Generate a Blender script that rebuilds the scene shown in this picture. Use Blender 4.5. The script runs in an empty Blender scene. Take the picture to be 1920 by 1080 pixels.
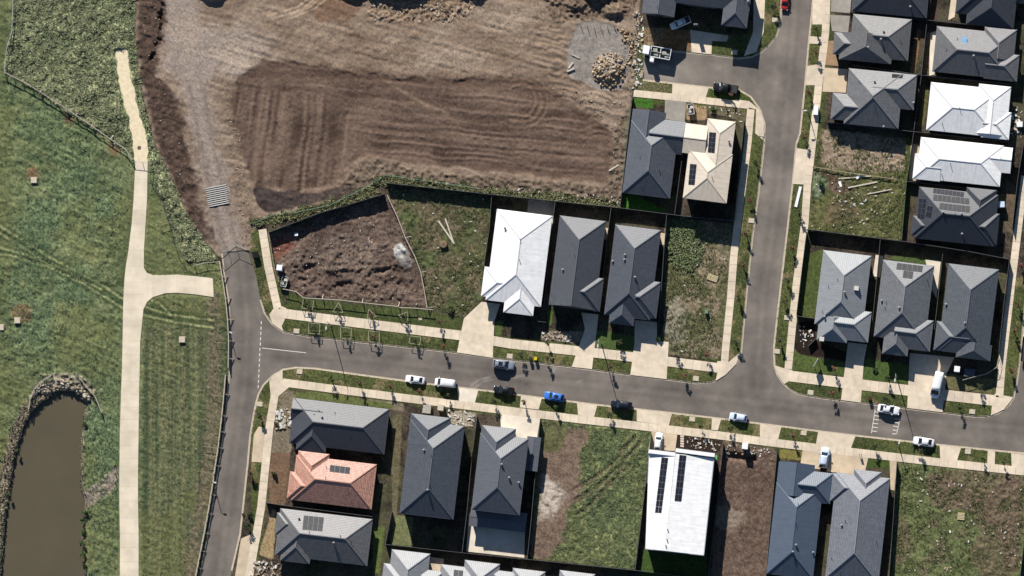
import bpy, bmesh, math, random
import numpy as np
from mathutils import Vector, Matrix
from mathutils.bvhtree import BVHTree
from mathutils.geometry import tessellate_polygon

# ------------------------------------------------------------------ camera, sky, sun, exposure
random.seed(7); RNG = np.random.default_rng(7)
sc = bpy.context.scene
COL = sc.collection
S = 0.115                     # metres on the ground per photograph pixel
CAM = Vector((135.0, -190.0, 1500.0))
cam_d = bpy.data.cameras.new('camera'); cam = bpy.data.objects.new('camera', cam_d); COL.objects.link(cam)
FWD = (-CAM).normalized()
RIGHT = FWD.cross(Vector((0, 1, 0))).normalized()
UPV = RIGHT.cross(FWD).normalized()
cam.matrix_world = Matrix(((RIGHT.x, UPV.x, -FWD.x, CAM.x), (RIGHT.y, UPV.y, -FWD.y, CAM.y), (RIGHT.z, UPV.z, -FWD.z, CAM.z), (0, 0, 0, 1)))
cam_d.sensor_width = 36.0
TX = (960 * S) / CAM.length
cam_d.lens = 18.0 / TX
cam_d.clip_start = 10.0; cam_d.clip_end = 12000.0
sc.camera = cam
sc.render.resolution_x = 1024; sc.render.resolution_y = 576

SUN_EL = math.radians(29.5)
SUN_DIR = Vector((0.265, -1.0, 0)).normalized()          # where shadows fall
sun_from = -SUN_DIR                                        # horizontal direction towards the sun
world = bpy.data.worlds.new('World'); sc.world = world; world.use_nodes = True
wn = world.node_tree.nodes; wl = world.node_tree.links
sky = wn.new('ShaderNodeTexSky'); sky.sky_type = 'NISHITA'; sky.sun_disc = False
sky.air_density = 1.0; sky.dust_density = 0.2; sky.ozone_density = 3.0
sky.sun_elevation = SUN_EL
sky.sun_rotation = math.atan2(sun_from.x, sun_from.y)
wl.new(sky.outputs['Color'], wn['Background'].inputs['Color'])
wn['Background'].inputs['Strength'].default_value = 0.05
sun_d = bpy.data.lights.new('sun', 'SUN'); sun_d.energy = 5.0; sun_d.angle = math.radians(0.5); sun_d.color = (1.0, 0.95, 0.88)
sun = bpy.data.objects.new('sun', sun_d); COL.objects.link(sun)
to_sun = Vector((sun_from.x * math.cos(SUN_EL), sun_from.y * math.cos(SUN_EL), math.sin(SUN_EL)))
sun.rotation_euler = to_sun.to_track_quat('Z', 'Y').to_euler(); sun.location = (0, 0, 200)
sc.view_settings.view_transform = 'Standard'; sc.view_settings.look = 'None'
sc.view_settings.exposure = 0.98; sc.view_settings.gamma = 1.0
sc.render.engine = 'CYCLES'
sc.cycles.max_bounces = 4; sc.cycles.diffuse_bounces = 1; sc.cycles.glossy_bounces = 2; sc.cycles.transmission_bounces = 3

# ------------------------------------------------------------------ helpers
K = 1.6
def lin(c):
    c = c / 255.0
    return c / 12.92 if c <= 0.04045 else ((c + 0.055) / 1.055) ** 2.4
def A(r, g, b, k=K):
    """real base colour of a level sunlit surface that photographs as this sRGB"""
    return (lin(r) / k, lin(g) / k, lin(b) / k)

def ray(u, v):
    return (FWD + RIGHT * ((u - 960) / 960 * TX) + UPV * ((540 - v) / 960 * TX))
def W(u, v, z=0.0):
    d = ray(u, v); t = (z - CAM.z) / d.z
    p = CAM + d * t
    return Vector((p.x, p.y, z))

MATS = {}
def mat(name, col, rough=0.8, var=0.15, scale=3.0, bump=0.0, bscale=20.0, metal=0.0, spec=0.3, col2=None, attr=None, objrand=0.0):
    if name in MATS: return MATS[name]
    m = bpy.data.materials.new(name); m.use_nodes = True; MATS[name] = m
    n = m.node_tree.nodes; l = m.node_tree.links; b = n['Principled BSDF']
    b.inputs['Roughness'].default_value = rough; b.inputs['Metallic'].default_value = metal
    b.inputs['Specular IOR Level'].default_value = spec
    tc = n.new('ShaderNodeTexCoord')
    nz = n.new('ShaderNodeTexNoise'); nz.inputs['Scale'].default_value = scale; nz.inputs['Detail'].default_value = 6
    l.new(tc.outputs['Object'], nz.inputs['Vector'])
    mx = n.new('ShaderNodeMix'); mx.data_type = 'RGBA'
    c = (*col, 1)
    lo = tuple(max(0, x * (1 - var)) for x in col) + (1,)
    hi = (tuple(min(1, x * (1 + var)) for x in col) + (1,)) if col2 is None else (*col2, 1)
    mx.inputs['A'].default_value = lo; mx.inputs['B'].default_value = hi
    rmp = n.new('ShaderNodeMapRange'); rmp.inputs['From Min'].default_value = 0.3; rmp.inputs['From Max'].default_value = 0.7
    l.new(nz.outputs['Fac'], rmp.inputs['Value']); l.new(rmp.outputs['Result'], mx.inputs['Factor'])
    if objrand:
        oi = n.new('ShaderNodeObjectInfo'); r3 = n.new('ShaderNodeMapRange'); r3.inputs['To Min'].default_value = 1 - objrand; r3.inputs['To Max'].default_value = 1 + objrand
        l.new(oi.outputs['Random'], r3.inputs['Value'])
        st = n.new('ShaderNodeTexNoise'); st.inputs['Scale'].default_value = .22; st.inputs['Detail'].default_value = 5; l.new(tc.outputs['Object'], st.inputs['Vector'])
        r4 = n.new('ShaderNodeMapRange'); r4.inputs['From Min'].default_value = .35; r4.inputs['From Max'].default_value = .62; r4.inputs['To Min'].default_value = .86; r4.inputs['To Max'].default_value = 1.04; l.new(st.outputs['Fac'], r4.inputs['Value'])
        mm = n.new('ShaderNodeMath'); mm.operation = 'MULTIPLY'; l.new(r3.outputs['Result'], mm.inputs[0]); l.new(r4.outputs['Result'], mm.inputs[1])
        ml = n.new('ShaderNodeMix'); ml.data_type = 'RGBA'; ml.blend_type = 'MULTIPLY'; ml.inputs['Factor'].default_value = 1.0
        l.new(mx.outputs['Result'], ml.inputs['A']); l.new(mm.outputs['Value'], ml.inputs['B']); l.new(ml.outputs['Result'], b.inputs['Base Color'])
    elif attr:
        at = n.new('ShaderNodeVertexColor'); at.layer_name = attr
        ml = n.new('ShaderNodeMix'); ml.data_type = 'RGBA'; ml.blend_type = 'MULTIPLY'; ml.inputs['Factor'].default_value = 1.0
        l.new(mx.outputs['Result'], ml.inputs['A']); l.new(at.outputs['Color'], ml.inputs['B'])
        l.new(ml.outputs['Result'], b.inputs['Base Color'])
    else:
        l.new(mx.outputs['Result'], b.inputs['Base Color'])
    if bump > 0:
        n2 = n.new('ShaderNodeTexNoise'); n2.inputs['Scale'].default_value = bscale; n2.inputs['Detail'].default_value = 4
        l.new(tc.outputs['Object'], n2.inputs['Vector'])
        bp = n.new('ShaderNodeBump'); bp.inputs['Strength'].default_value = bump; bp.inputs['Distance'].default_value = 0.05
        l.new(n2.outputs['Fac'], bp.inputs['Height']); l.new(bp.outputs['Normal'], b.inputs['Normal'])
    return m

def roof_mat(name, col, kind='tile', rough=0.55, var=0.10, rib=1.0):
    """roof covering: courses and ribs follow the slope through the UV layer (metres)"""
    if name in MATS: return MATS[name]
    m = bpy.data.materials.new(name); m.use_nodes = True; MATS[name] = m
    n = m.node_tree.nodes; l = m.node_tree.links; b = n['Principled BSDF']
    b.inputs['Roughness'].default_value = rough; b.inputs['Specular IOR Level'].default_value = 0.5
    uv = n.new('ShaderNodeUVMap'); uv.uv_map = 'UVMap'
    tc = n.new('ShaderNodeTexCoord')
    nz = n.new('ShaderNodeTexNoise'); nz.inputs['Scale'].default_value = 0.9; nz.inputs['Detail'].default_value = 8; nz.inputs['Roughness'].default_value = 0.65
    l.new(tc.outputs['Object'], nz.inputs['Vector'])
    mr = n.new('ShaderNodeMapRange'); mr.inputs['From Min'].default_value = 0.3; mr.inputs['From Max'].default_value = 0.7
    mr.inputs['To Min'].default_value = 1 - var; mr.inputs['To Max'].default_value = 1 + var
    l.new(nz.outputs['Fac'], mr.inputs['Value'])
    mp2 = n.new('ShaderNodeMapping'); mp2.inputs['Scale'].default_value = (2.2, .22, 1); l.new(uv.outputs['UV'], mp2.inputs['Vector'])
    ns = n.new('ShaderNodeTexNoise'); ns.inputs['Scale'].default_value = 1.0; ns.inputs['Detail'].default_value = 4; l.new(mp2.outputs['Vector'], ns.inputs['Vector'])
    mr2 = n.new('ShaderNodeMapRange'); mr2.inputs['From Min'].default_value = .3; mr2.inputs['From Max'].default_value = .7; mr2.inputs['To Min'].default_value = .9; mr2.inputs['To Max'].default_value = 1.09; l.new(ns.outputs['Fac'], mr2.inputs['Value'])
    mt_ = n.new('ShaderNodeMath'); mt_.operation = 'MULTIPLY'; l.new(mr.outputs['Result'], mt_.inputs[0]); l.new(mr2.outputs['Result'], mt_.inputs[1])
    if kind in ('tile', 'terracotta'):
        br = n.new('ShaderNodeTexBrick'); br.inputs['Scale'].default_value = 1.0
        br.inputs['Brick Width'].default_value = 0.40; br.inputs['Row Height'].default_value = 0.40
        br.inputs['Mortar Size'].default_value = 0.05 if kind == 'tile' else 0.07
        br.inputs['Mortar Smooth'].default_value = 0.3; br.inputs['Bias'].default_value = 0.0
        v = 0.14 if kind == 'tile' else 0.28
        br.inputs['Color1'].default_value = (*[c * (1 - v) for c in col], 1)
        br.inputs['Color2'].default_value = (*[min(1, c * (1 + v)) for c in col], 1)
        f = 0.5 if kind == 'tile' else 0.40
        br.inputs['Mortar'].default_value = (*[c * f for c in col], 1)
        l.new(uv.outputs['UV'], br.inputs['Vector'])
        base = br.outputs['Color']; hgt = br.outputs['Fac']; bs = -0.5
    else:
        wv = n.new('ShaderNodeTexWave'); wv.wave_type = 'BANDS'; wv.bands_direction = 'X'; wv.inputs['Scale'].default_value = 1.0
        wv.inputs['Distortion'].default_value = 0.0
        mp = n.new('ShaderNodeMapping'); mp.inputs['Scale'].default_value = (0.75, 0.75, 0.75)
        l.new(uv.outputs['UV'], mp.inputs['Vector']); l.new(mp.outputs['Vector'], wv.inputs['Vector'])
        mx = n.new('ShaderNodeMix'); mx.data_type = 'RGBA'
        mx.inputs['A'].default_value = (*[c * (1 - .035 * rib) for c in col], 1); mx.inputs['B'].default_value = (*[min(1, c * (1 + .05 * rib)) for c in col], 1)
        l.new(wv.outputs['Fac'], mx.inputs['Factor'])
        base = mx.outputs['Result']; hgt = wv.outputs['Fac']; bs = 0.2 * rib
    ml = n.new('ShaderNodeMix'); ml.data_type = 'RGBA'; ml.blend_type = 'MULTIPLY'; ml.inputs['Factor'].default_value = 1.0
    l.new(base, ml.inputs['A']); l.new(mt_.outputs['Value'], ml.inputs['B'])
    l.new(ml.outputs['Result'], b.inputs['Base Color'])
    bp = n.new('ShaderNodeBump'); bp.inputs['Strength'].default_value = abs(bs); bp.invert = bs < 0; bp.inputs['Distance'].default_value = 0.03
    l.new(hgt, bp.inputs['Height']); l.new(bp.outputs['Normal'], b.inputs['Normal'])
    return m

class MB:
    def __init__(s): s.v = []; s.f = []; s.uv = []
    def add(s, vs, fs):
        k = len(s.v); s.v += [tuple(v) for v in vs]; s.f += [tuple(i + k for i in f) for f in fs]; return s
    def box(s, c, d, rz=0.0, taper=1.0):
        x, y, z = c; a, b, h = d[0] / 2, d[1] / 2, d[2] / 2
        co, si = math.cos(rz), math.sin(rz); vs = []
        for zz, t in ((-h, 1.0), (h, taper)):
            for px, py in ((-a, -b), (a, -b), (a, b), (-a, b)):
                px *= t; py *= t
                vs.append((x + px * co - py * si, y + px * si + py * co, z + zz))
        return s.add(vs, [(0, 3, 2, 1), (4, 5, 6, 7), (0, 1, 5, 4), (1, 2, 6, 5), (2, 3, 7, 6), (3, 0, 4, 7)])
    def bar(s, p, q, w, h=None):
        """a rectangular bar from p to q"""
        p = Vector(p); q = Vector(q); d = (q - p); L = d.length
        if L < 1e-6: return s
        d /= L; h = h or w
        up = Vector((0, 0, 1)) if abs(d.z) < 0.9 else Vector((0, 1, 0))
        sx = d.cross(up).normalized() * (w / 2); sz = sx.cross(d).normalized() * (h / 2)
        vs = [p - sx - sz, p + sx - sz, p + sx + sz, p - sx + sz, q - sx - sz, q + sx - sz, q + sx + sz, q - sx + sz]
        return s.add(vs, [(0, 1, 2, 3), (7, 6, 5, 4), (0, 4, 5, 1), (1, 5, 6, 2), (2, 6, 7, 3), (3, 7, 4, 0)])
    def tube(s, pts, rs, n=8, cap=True):
        k = len(s.v); pts = [Vector(p) for p in pts]
        for i, p in enumerate(pts):
            d = (pts[min(i + 1, len(pts) - 1)] - pts[max(i - 1, 0)]).normalized()
            a = Vector((1, 0, 0)) if abs(d.x) < 0.9 else Vector((0, 1, 0))
            e1 = d.cross(a).normalized(); e2 = d.cross(e1)
            r = rs[i] if hasattr(rs, '__len__') else rs
            for j in range(n):
                t = 2 * math.pi * j / n
                s.v.append(tuple(p + e1 * (r * math.cos(t)) + e2 * (r * math.sin(t))))
        for i in range(len(pts) - 1):
            for j in range(n):
                s.f.append((k + i * n + j, k + i * n + (j + 1) % n, k + (i + 1) * n + (j + 1) % n, k + (i + 1) * n + j))
        if cap:
            s.f.append(tuple(k + j for j in range(n))[::-1]); e = k + (len(pts) - 1) * n
            s.f.append(tuple(e + j for j in range(n)))
        return s
    def prism(s, poly, z0, z1):
        """closed slab on a ground polygon given as (x, y[, dz]) points"""
        P = [Vector((p[0], p[1], 0)) for p in poly]
        ar = sum(P[i].x * P[(i + 1) % len(P)].y - P[(i + 1) % len(P)].x * P[i].y for i in range(len(P)))
        if ar < 0: P.reverse()
        n = len(P); k = len(s.v)
        s.v += [(p.x, p.y, z1) for p in P] + [(p.x, p.y, z0) for p in P]
        for t in tessellate_polygon([P]):
            a, b, c = t
            cr = (P[b] - P[a]).cross(P[c] - P[a]).z
            s.f.append((k + a, k + b, k + c) if cr > 0 else (k + a, k + c, k + b))
        for i in range(n):
            j = (i + 1) % n
            s.f.append((k + i, k + n + i, k + n + j, k + j))
        return s
    def loft(s, rings, cap=True):
        k = len(s.v); n = len(rings[0])
        for r in rings: s.v += [tuple(p) for p in r]
        for i in range(len(rings) - 1):
            for j in range(n):
                s.f.append((k + i * n + j, k + i * n + (j + 1) % n, k + (i + 1) * n + (j + 1) % n, k + (i + 1) * n + j))
        if cap:
            s.f.append(tuple(k + j for j in range(n))[::-1]); e = k + (len(rings) - 1) * n
            s.f.append(tuple(e + j for j in range(n)))
        return s
    def mesh(s, name, m=None, smooth=False):
        me = bpy.data.meshes.new(name); me.from_pydata(s.v, [], s.f); me.update()
        if m: me.materials.append(m)
        if smooth:
            me.polygons.foreach_set('use_smooth', [True] * len(me.polygons))
        return me
    def build(s, name, m, parent=None, smooth=False):
        o = bpy.data.objects.new(name, s.mesh(name, m, smooth)); COL.objects.link(o)
        if parent: o.parent = parent
        return o

def fix_normals(o):
    bm = bmesh.new(); bm.from_mesh(o.data); bmesh.ops.recalc_face_normals(bm, faces=bm.faces); bm.to_mesh(o.data); bm.free()

def tag(o, label, cat, group=None):
    o['label'] = label; o['category'] = cat
    if group: o['group'] = group
    return o
def struct(o, label=None):
    o['kind'] = 'structure'
    if label: o['label'] = label
    return o
def stuff(o, label=None, cat=None):
    o['kind'] = 'stuff'
    if label: o['label'] = label
    if cat: o['category'] = cat
    return o
def empty(name, loc, rz=0.0):
    o = bpy.data.objects.new(name, None); COL.objects.link(o); o.location = loc; o.rotation_euler = (0, 0, rz)
    o.empty_display_size = 0.3
    return o
def inst(name, me, parent=None, loc=(0, 0, 0), rot=(0, 0, 0), scale=(1, 1, 1)):
    o = bpy.data.objects.new(name, me); COL.objects.link(o)
    if parent: o.parent = parent
    o.location = loc; o.rotation_euler = rot; o.scale = scale
    return o
def heading(u1, v1, u2, v2):
    a = W(u1, v1); b = W(u2, v2)
    return math.atan2(b.y - a.y, b.x - a.x)
# ------------------------------------------------------------------ the ground: heights and soil / grass colours on a fine sheet
STEP = 2
us = np.arange(-100, 2021, STEP, dtype=np.float64); vs_ = np.arange(-80, 1161, STEP, dtype=np.float64)
U, V = np.meshgrid(us, vs_)
TAB = RNG.random((16, 256, 256)).astype(np.float32)
def vn(x, y, cx, cy=None, seed=0):
    cy = cy or cx
    X = (x / cx + seed * 17.31).astype(np.float32); Y = (y / cy + seed * 7.77).astype(np.float32)
    xi = np.floor(X); yi = np.floor(Y); fx = X - xi; fy = Y - yi
    fx = fx * fx * (3 - 2 * fx); fy = fy * fy * (3 - 2 * fy)
    T = TAB[seed % 16].ravel(); x0 = xi.astype(np.int32) & 255; x1 = (x0 + 1) & 255; y0 = (yi.astype(np.int32) & 255) << 8; y1 = (y0 + 256) & 65535
    p = T[y0 | x0]; q = T[y1 | x0]
    p = p + (T[y0 | x1] - p) * fx; q = q + (T[y1 | x1] - q) * fx
    return p + (q - p) * fy
def fbm(x, y, c, octv=4, seed=0, cy=None, gain=0.55):
    t = 0; a = 1; n = 0; cy = cy or c
    for i in range(octv):
        t = t + a * vn(x, y, c / 2 ** i, cy / 2 ** i, seed + i); n += a; a *= gain
    return t / n
def _inside(poly, X, Y):
    r = np.zeros(X.shape, bool); n = len(poly)
    for i in range(n):
        x1, y1 = poly[i]; x2, y2 = poly[(i + 1) % n]
        if y1 == y2: continue
        c = ((y1 > Y) != (y2 > Y)) & (X < (x2 - x1) * (Y - y1) / (y2 - y1) + x1)
        r ^= c
    return r
def window(pts, m):
    xs = [p[0] for p in pts]; ys = [p[1] for p in pts]
    j0 = int(np.clip((min(xs) - m - us[0]) // STEP, 0, len(us))); j1 = int(np.clip((max(xs) + m - us[0]) // STEP + 2, 0, len(us)))
    i0 = int(np.clip((min(ys) - m - vs_[0]) // STEP, 0, len(vs_))); i1 = int(np.clip((max(ys) + m - vs_[0]) // STEP + 2, 0, len(vs_)))
    return slice(i0, i1), slice(j0, j1)
def inside(poly, X=None, Y=None):
    if X is not None: return _inside(poly, X, Y)
    r = np.zeros(U.shape, bool); w = window(poly, 4); r[w] = _inside(poly, U[w], V[w]); return r
def blur(m, r):
    m = m.astype(np.float64); k = max(1, int(round(r / STEP)))
    for _ in range(2):
        for ax in (0, 1):
            p = np.pad(m, [(k + 1, k) if a == ax else (0, 0) for a in (0, 1)], mode='edge')
            c = np.cumsum(p, axis=ax)
            m = (np.take(c, range(2 * k + 1, c.shape[ax]), ax) - np.take(c, range(0, c.shape[ax] - 2 * k - 1), ax)) / (2 * k + 1)
    return m
def sst(x, a, b):
    t = np.clip((x - a) / (b - a), 0, 1); return t * t * (3 - 2 * t)
NZ_EDGE = fbm(U, V, 26, 4, 3) - 0.5
def soft(poly, r=6, amp=0.9, sharp=0.18):
    out = np.zeros(U.shape); w = window(poly, 5 * r + 8)
    m = blur(_inside(poly, U[w], V[w]), r) if r else _inside(poly, U[w], V[w]).astype(float)
    out[w] = sst(m + NZ_EDGE[w] * amp * (4 * m * (1 - m)), 0.5 - sharp, 0.5 + sharp); return out
def dist(line, X=None, Y=None):
    if X is None:
        out = np.full(U.shape, 1e6); w = window(line, 70); out[w] = dist(line, U[w], V[w]); return out
    d = np.full(X.shape, 1e9)
    for (x1, y1), (x2, y2) in zip(line[:-1], line[1:]):
        dx, dy = x2 - x1, y2 - y1; t = np.clip(((X - x1) * dx + (Y - y1) * dy) / (dx * dx + dy * dy + 1e-9), 0, 1)
        d = np.minimum(d, np.hypot(X - x1 - t * dx, Y - y1 - t * dy))
    return d
C = np.zeros(U.shape + (3,), np.float32); Z = np.full(U.shape, 0.10)
def mixc(m, t, rgb1, rgb2):
    """paint a two-tone mix, t in 0..1, where the mask m covers"""
    rows = np.flatnonzero(m.any(1)); cols = np.flatnonzero(m.any(0))
    if not len(rows): return
    w = (slice(rows[0], rows[-1] + 1), slice(cols[0], cols[-1] + 1))
    a = np.array(A(*rgb1), np.float32); d = np.array(A(*rgb2), np.float32) - a
    mm = m[w].astype(np.float32); tw = t[w].astype(np.float32); cw = C[w]
    for k in range(3):
        ch = cw[..., k]; ch += mm * (a[k] + d[k] * tw - ch)

# ---- outlines traced on the ground plane
ROAD = [(415,475),(420,520),(427,560),(430,600),(432,640),(430,680),(427,720),(424,760),(420,800),(413,850),(405,900),(397,950),(390,1000),(380,1050),(362,1150),
        (414,1150),(435,1070),(451,1002),(457,947),(465,872),(470,817),(476,780),(481,755),(486,738),(495,722),(512,705),(530,694),(555,690),(592,692),(655,701),(730,711),(797,720),(857,727),(925,735),(960,740),(1017,747),(1120,760),(1185,767),(1257,775),(1335,784),(1440,797),(1540,810),(1600,817),(1752,834),(1850,844),(1920,851),(2020,862),
        (2020,560),(1922,560),(1916,627),(1911,680),(1906,715),(1900,745),(1892,758),(1882,767),(1870,775),(1850,780),(1830,781),(1767,773),(1705,766),(1615,755),(1580,751),(1540,746),(1510,741),(1495,737),(1480,729),(1468,717),(1458,702),(1453,685),(1452,652),(1460,577),(1465,535),(1477,432),(1487,345),(1494,270),(1501,250),(1510,162),(1517,82),(1523,25),(1531,-80),
        (1464,-80),(1464,0),(1462,45),(1455,67),(1440,86),(1427,97),(1410,106),(1385,109),(1335,102),(1300,99),(1257,95),(1207,92),(1205,151),(1260,157),(1330,165),(1385,169),(1407,182),(1425,207),(1433,232),(1432,270),(1422,357),(1410,445),(1400,540),(1392,627),(1389,660),(1380,682),(1360,702),(1335,716),(1305,718),(1250,711),(1185,703),(1072,688),(960,675),(925,671),(857,661),(730,647),(580,631),(532,622),(511,607),(497,587),(489,562),(480,515),(467,470)]
POND = [(110,733),(95,740),(80,754),(62,771),(50,792),(42,812),(30,850),(24,890),(18,930),(11,975),(7,1025),(2,1085),(-4,1160),(164,1160),(160,1080),(156,1035),(153,985),(160,957),(155,930),(152,910),(150,850),(151,815),(158,795),(156,780),(161,762),(156,747),(142,735),(126,732)]
WEED = [(28,-80),(24,60),(14,90),(8,135),(60,165),(130,215),(205,262),(255,300),(283,300),(300,370),(330,450),(348,492),(412,492),(398,470),(378,440),(350,400),(322,335),(290,270),(270,190),(260,130),(252,60),(262,-80)]
EARTH = [(262,-80),(252,60),(260,130),(270,190),(290,270),(322,335),(350,400),(380,450),(408,480),(467,474),(472,440),(500,404),(600,386),(680,348),(715,325),(730,338),(900,356),(1162,386),(1170,330),(1178,250),(1185,180),(1195,100),(1203,-80)]
PARK = [(-100,-80),(28,-80),(24,60),(14,90),(8,135),(60,165),(130,215),(205,262),(255,300),(283,300),(300,370),(330,450),(348,492),(412,492),(422,530),(430,600),(431,660),(427,720),(420,800),(413,850),(405,900),(390,1000),(362,1150),(362,1162),(-100,1162)]
LOT_RUBBLE = [(505,440),(600,404),(725,367),(745,400),(770,450),(795,520),(803,577),(700,567),(580,556),(532,540),(515,500)]
LOT_WEST = [(727,352),(920,374),(912,460),(905,560),(872,592),(803,577),(795,520),(770,450),(745,400)]
LOT_CORNER = [(1248,405),(1372,420),(1366,540),(1350,676),(1254,664),(1243,640),(1246,560)]
LOT_EAST = [(1536,240),(1705,262),(1693,452),(1515,432),(1525,330)]
LOT_SOUTH = [(1015,786),(1222,812),(1212,900),(1192,1068),(995,1046),(1004,900)]
LOT_BARE = [(1352,828),(1456,842),(1450,930),(1434,1160),(1328,1160),(1342,960)]
LOT_GRASS = [(1683,866),(2020,900),(2020,1160),(1668,1160),(1675,1000)]

road_m = inside(ROAD)
n1 = fbm(U, V, 60, 5, 0); n2 = fbm(U, V, 22, 4, 5); n3 = fbm(U, V, 9, 3, 9); wht = RNG.random(U.shape); n6 = vn(U, V, 5, None, 11); n4 = vn(U, V, 4, None, 12)
fine = 0.5 * wht + 0.5 * n6

# ---- yards of the house blocks: trodden clay, base colour darkened to deepen the shade between houses, with thin weeds
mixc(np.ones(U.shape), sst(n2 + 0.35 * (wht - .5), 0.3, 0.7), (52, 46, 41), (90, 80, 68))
g = sst(n1 + 0.5 * (n3 - .5), 0.5, 0.62)
mixc(g * 0.4, n3, (62, 70, 44), (98, 104, 68))
Z += (n3 - .5) * 0.06

# ---- nature strips beside the streets
dr = dist(ROAD + ROAD[:1])
verge = sst(44 - dr + (n3 - .5) * 6, 0, 4)
verge *= (U > 470)
mixc(verge, np.clip(0.6 * n3 + 0.6 * wht - .1 + (n1 - .5), 0, 1), (52, 64, 36), (104, 109, 64))
bare = sst(fbm(U, V, 30, 3, 14), 0.6, 0.72) * verge
mixc(bare * 0.75, wht, (120, 108, 78), (150, 135, 100))
Z = np.where(verge > .5, 0.10 + (n4 - .5) * 0.05, Z)

# ---- park lawn
park = soft(PARK, 4, .5)
mixc(park, np.clip(1.2 * (n1 - .22) + .45 * (wht - .5) + .8 * (n3 - .5) + .4 * (n6 - .5), 0, 1), (74, 90, 64), (150, 155, 110))
lush = park * sst(fbm(U, V, 70, 4, 7), 0.42, 0.6) * sst(260 - U, 0, 60)
mixc(lush * 0.8, np.clip(.9 * n3 + .5 * wht + .3 * n6 - .35, 0, 1), (68, 92, 66), (138, 154, 112))
tuss = fbm(U * 0.8 + V * .5, V - .4 * U, 15, 4, 2)
Z += park * ((n6 - .5) * 0.14 + (tuss - .5) * 0.5 * sst(262 - U, 0, 60) + (n4 - .5) * .07)
sk = vn(U * .9 + V * .42, V * .9 - U * .42, 60, 5, 10); mixc(park * .35 * sst(fbm(U, V, 80, 3, 3), .4, .6), np.clip(sk * 1.3 - .15, 0, 1), (64, 80, 52), (150, 154, 106)); Z += park * (sk - .5) * .12
strip = park * sst(U, 262, 272) * sst(V, 555, 575)
mow = .5 * vn(U, V, 3.5, 170, 4) + .5 * vn(U, V, 9, 240, 5)
mixc(strip * 0.85, np.clip(1.5 * (mow - .22) + .5 * (wht - .5) + .3 * (n6 - .5), 0, 1), (58, 72, 50), (122, 122, 88)); Z += strip * (mow - .5) * .12
strawy = np.zeros(U.shape)
for x_, s_ in ((283,.5),(292,.8),(304,.7),(311,.4),(319,.9),(326,.7),(341,.6),(345,1),(358,.5),(369,.9),(381,.5)):
    strawy = np.maximum(strawy, s_ * strip * np.exp(-((U - x_ - (n1 - .5) * 5) / 1.3) ** 2) * sst(vn(U, V, 30, 34, int(x_) % 16) + .5 * (wht - .5), .3, .6))
mixc(strawy * .7, wht, (120, 110, 80), (150, 138, 104))
mow2 = park * sst(30 - U + (n1 - .5) * 40, 0, 20)
mixc(mow2 * .5, vn(U, V, 8, 200, 6), (88, 96, 58), (112, 110, 72))
olive = park * sst(fbm(U, V, 120, 3, 15), .5, .62)
mixc(olive * .45, wht, (92, 98, 58), (120, 118, 74))
edge_bare = park * sst(20 - dist([(400,560),(402,640),(400,760),(392,860),(380,940),(362,1010),(350,1150)]) + (n3 - .5) * 26, 0, 14) * (V > 545)
mixc(edge_bare * .75, wht, (92, 84, 70), (132, 118, 98))
for ln in ([(-100,395),(0,424),(110,492),(200,540),(240,566)], [(-100,410),(0,437),(100,500),(190,552),(235,580)], [(-100,455),(0,464),(50,478),(120,505),(190,542)], [(-100,470),(20,478),(90,500),(160,532)], [(268,574),(320,590),(400,600)], [(266,590),(330,604),(400,614)], [(280,560),(300,570),(320,590)]):
    d = dist(ln) + (n3 - .5) * 3
    t = np.exp(-(d / 1.8) ** 2)
    mixc(t * .95 * park, wht, (136, 142, 98), (168, 168, 122)); Z -= 0.06 * t * park
    t2 = np.exp(-((d - 5) / 2.5) ** 2); mixc(t2 * .6 * park, wht, (46, 62, 40), (60, 76, 46))
for (cx, cy, rx, ry) in ((62,325,14,16),(40,585,22,20),(130,215,14,22),(215,275,16,16)):
    d = np.hypot((U - cx) / rx, (V - cy) / ry) + (n3 - .5) * .9
    mixc(sst(1.1 - d, 0, .4) * .85 * park, wht, (110, 88, 66), (138, 112, 84))
arc = np.abs(np.hypot(U - 110, (V - 760)) - 0)
rings = 0.5 + 0.5 * np.sin(arc / 3.2)
rm = park * sst(140 - arc, 0, 50) * sst(arc, 55, 75) * (V < 760)
mixc(rm * .45, rings, (72, 84, 52), (110, 112, 72))

# ---- pond basin and its reedy banks
pm = inside(POND); pb = blur(pm, 9)
Z = Z - 1.7 * sst(pb + (n3 - .5) * .12, 0.22, 0.72)
bank = sst(blur(pm, 18) + (n3 - .5) * .1, 0.03, 0.16) * (1 - pm) * sst(72 - U, -10, 10)
bank = np.maximum(bank, sst(blur(pm, 6), 0.08, 0.35) * .8)
mixc(bank * park, np.clip(n6 * .6 + wht * .6 - .1, 0, 1), (104, 94, 78), (172, 156, 136))
rk = sst(1.15 - np.hypot((U - 122) / 58, (V - 735) / 34) + (n3 - .5) * .5, 0, .3) * (V < 770)
mixc(rk * (1 - pm), np.clip(n6 + .4 * (wht - .5), 0, 1), (102, 96, 80), (178, 166, 146))
Z += rk * (n6 - .45) * .45
mat_ = soft([(155,925),(195,895),(216,872),(222,872),(222,905),(212,918),(180,945),(160,955)], 3, .6)
mixc(mat_, np.clip(.6 * n3 + .5 * wht, 0, 1), (128, 116, 104), (164, 150, 136))
mixc(mat_ * 0, n3, (0, 0, 0), (0, 0, 0))

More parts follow.
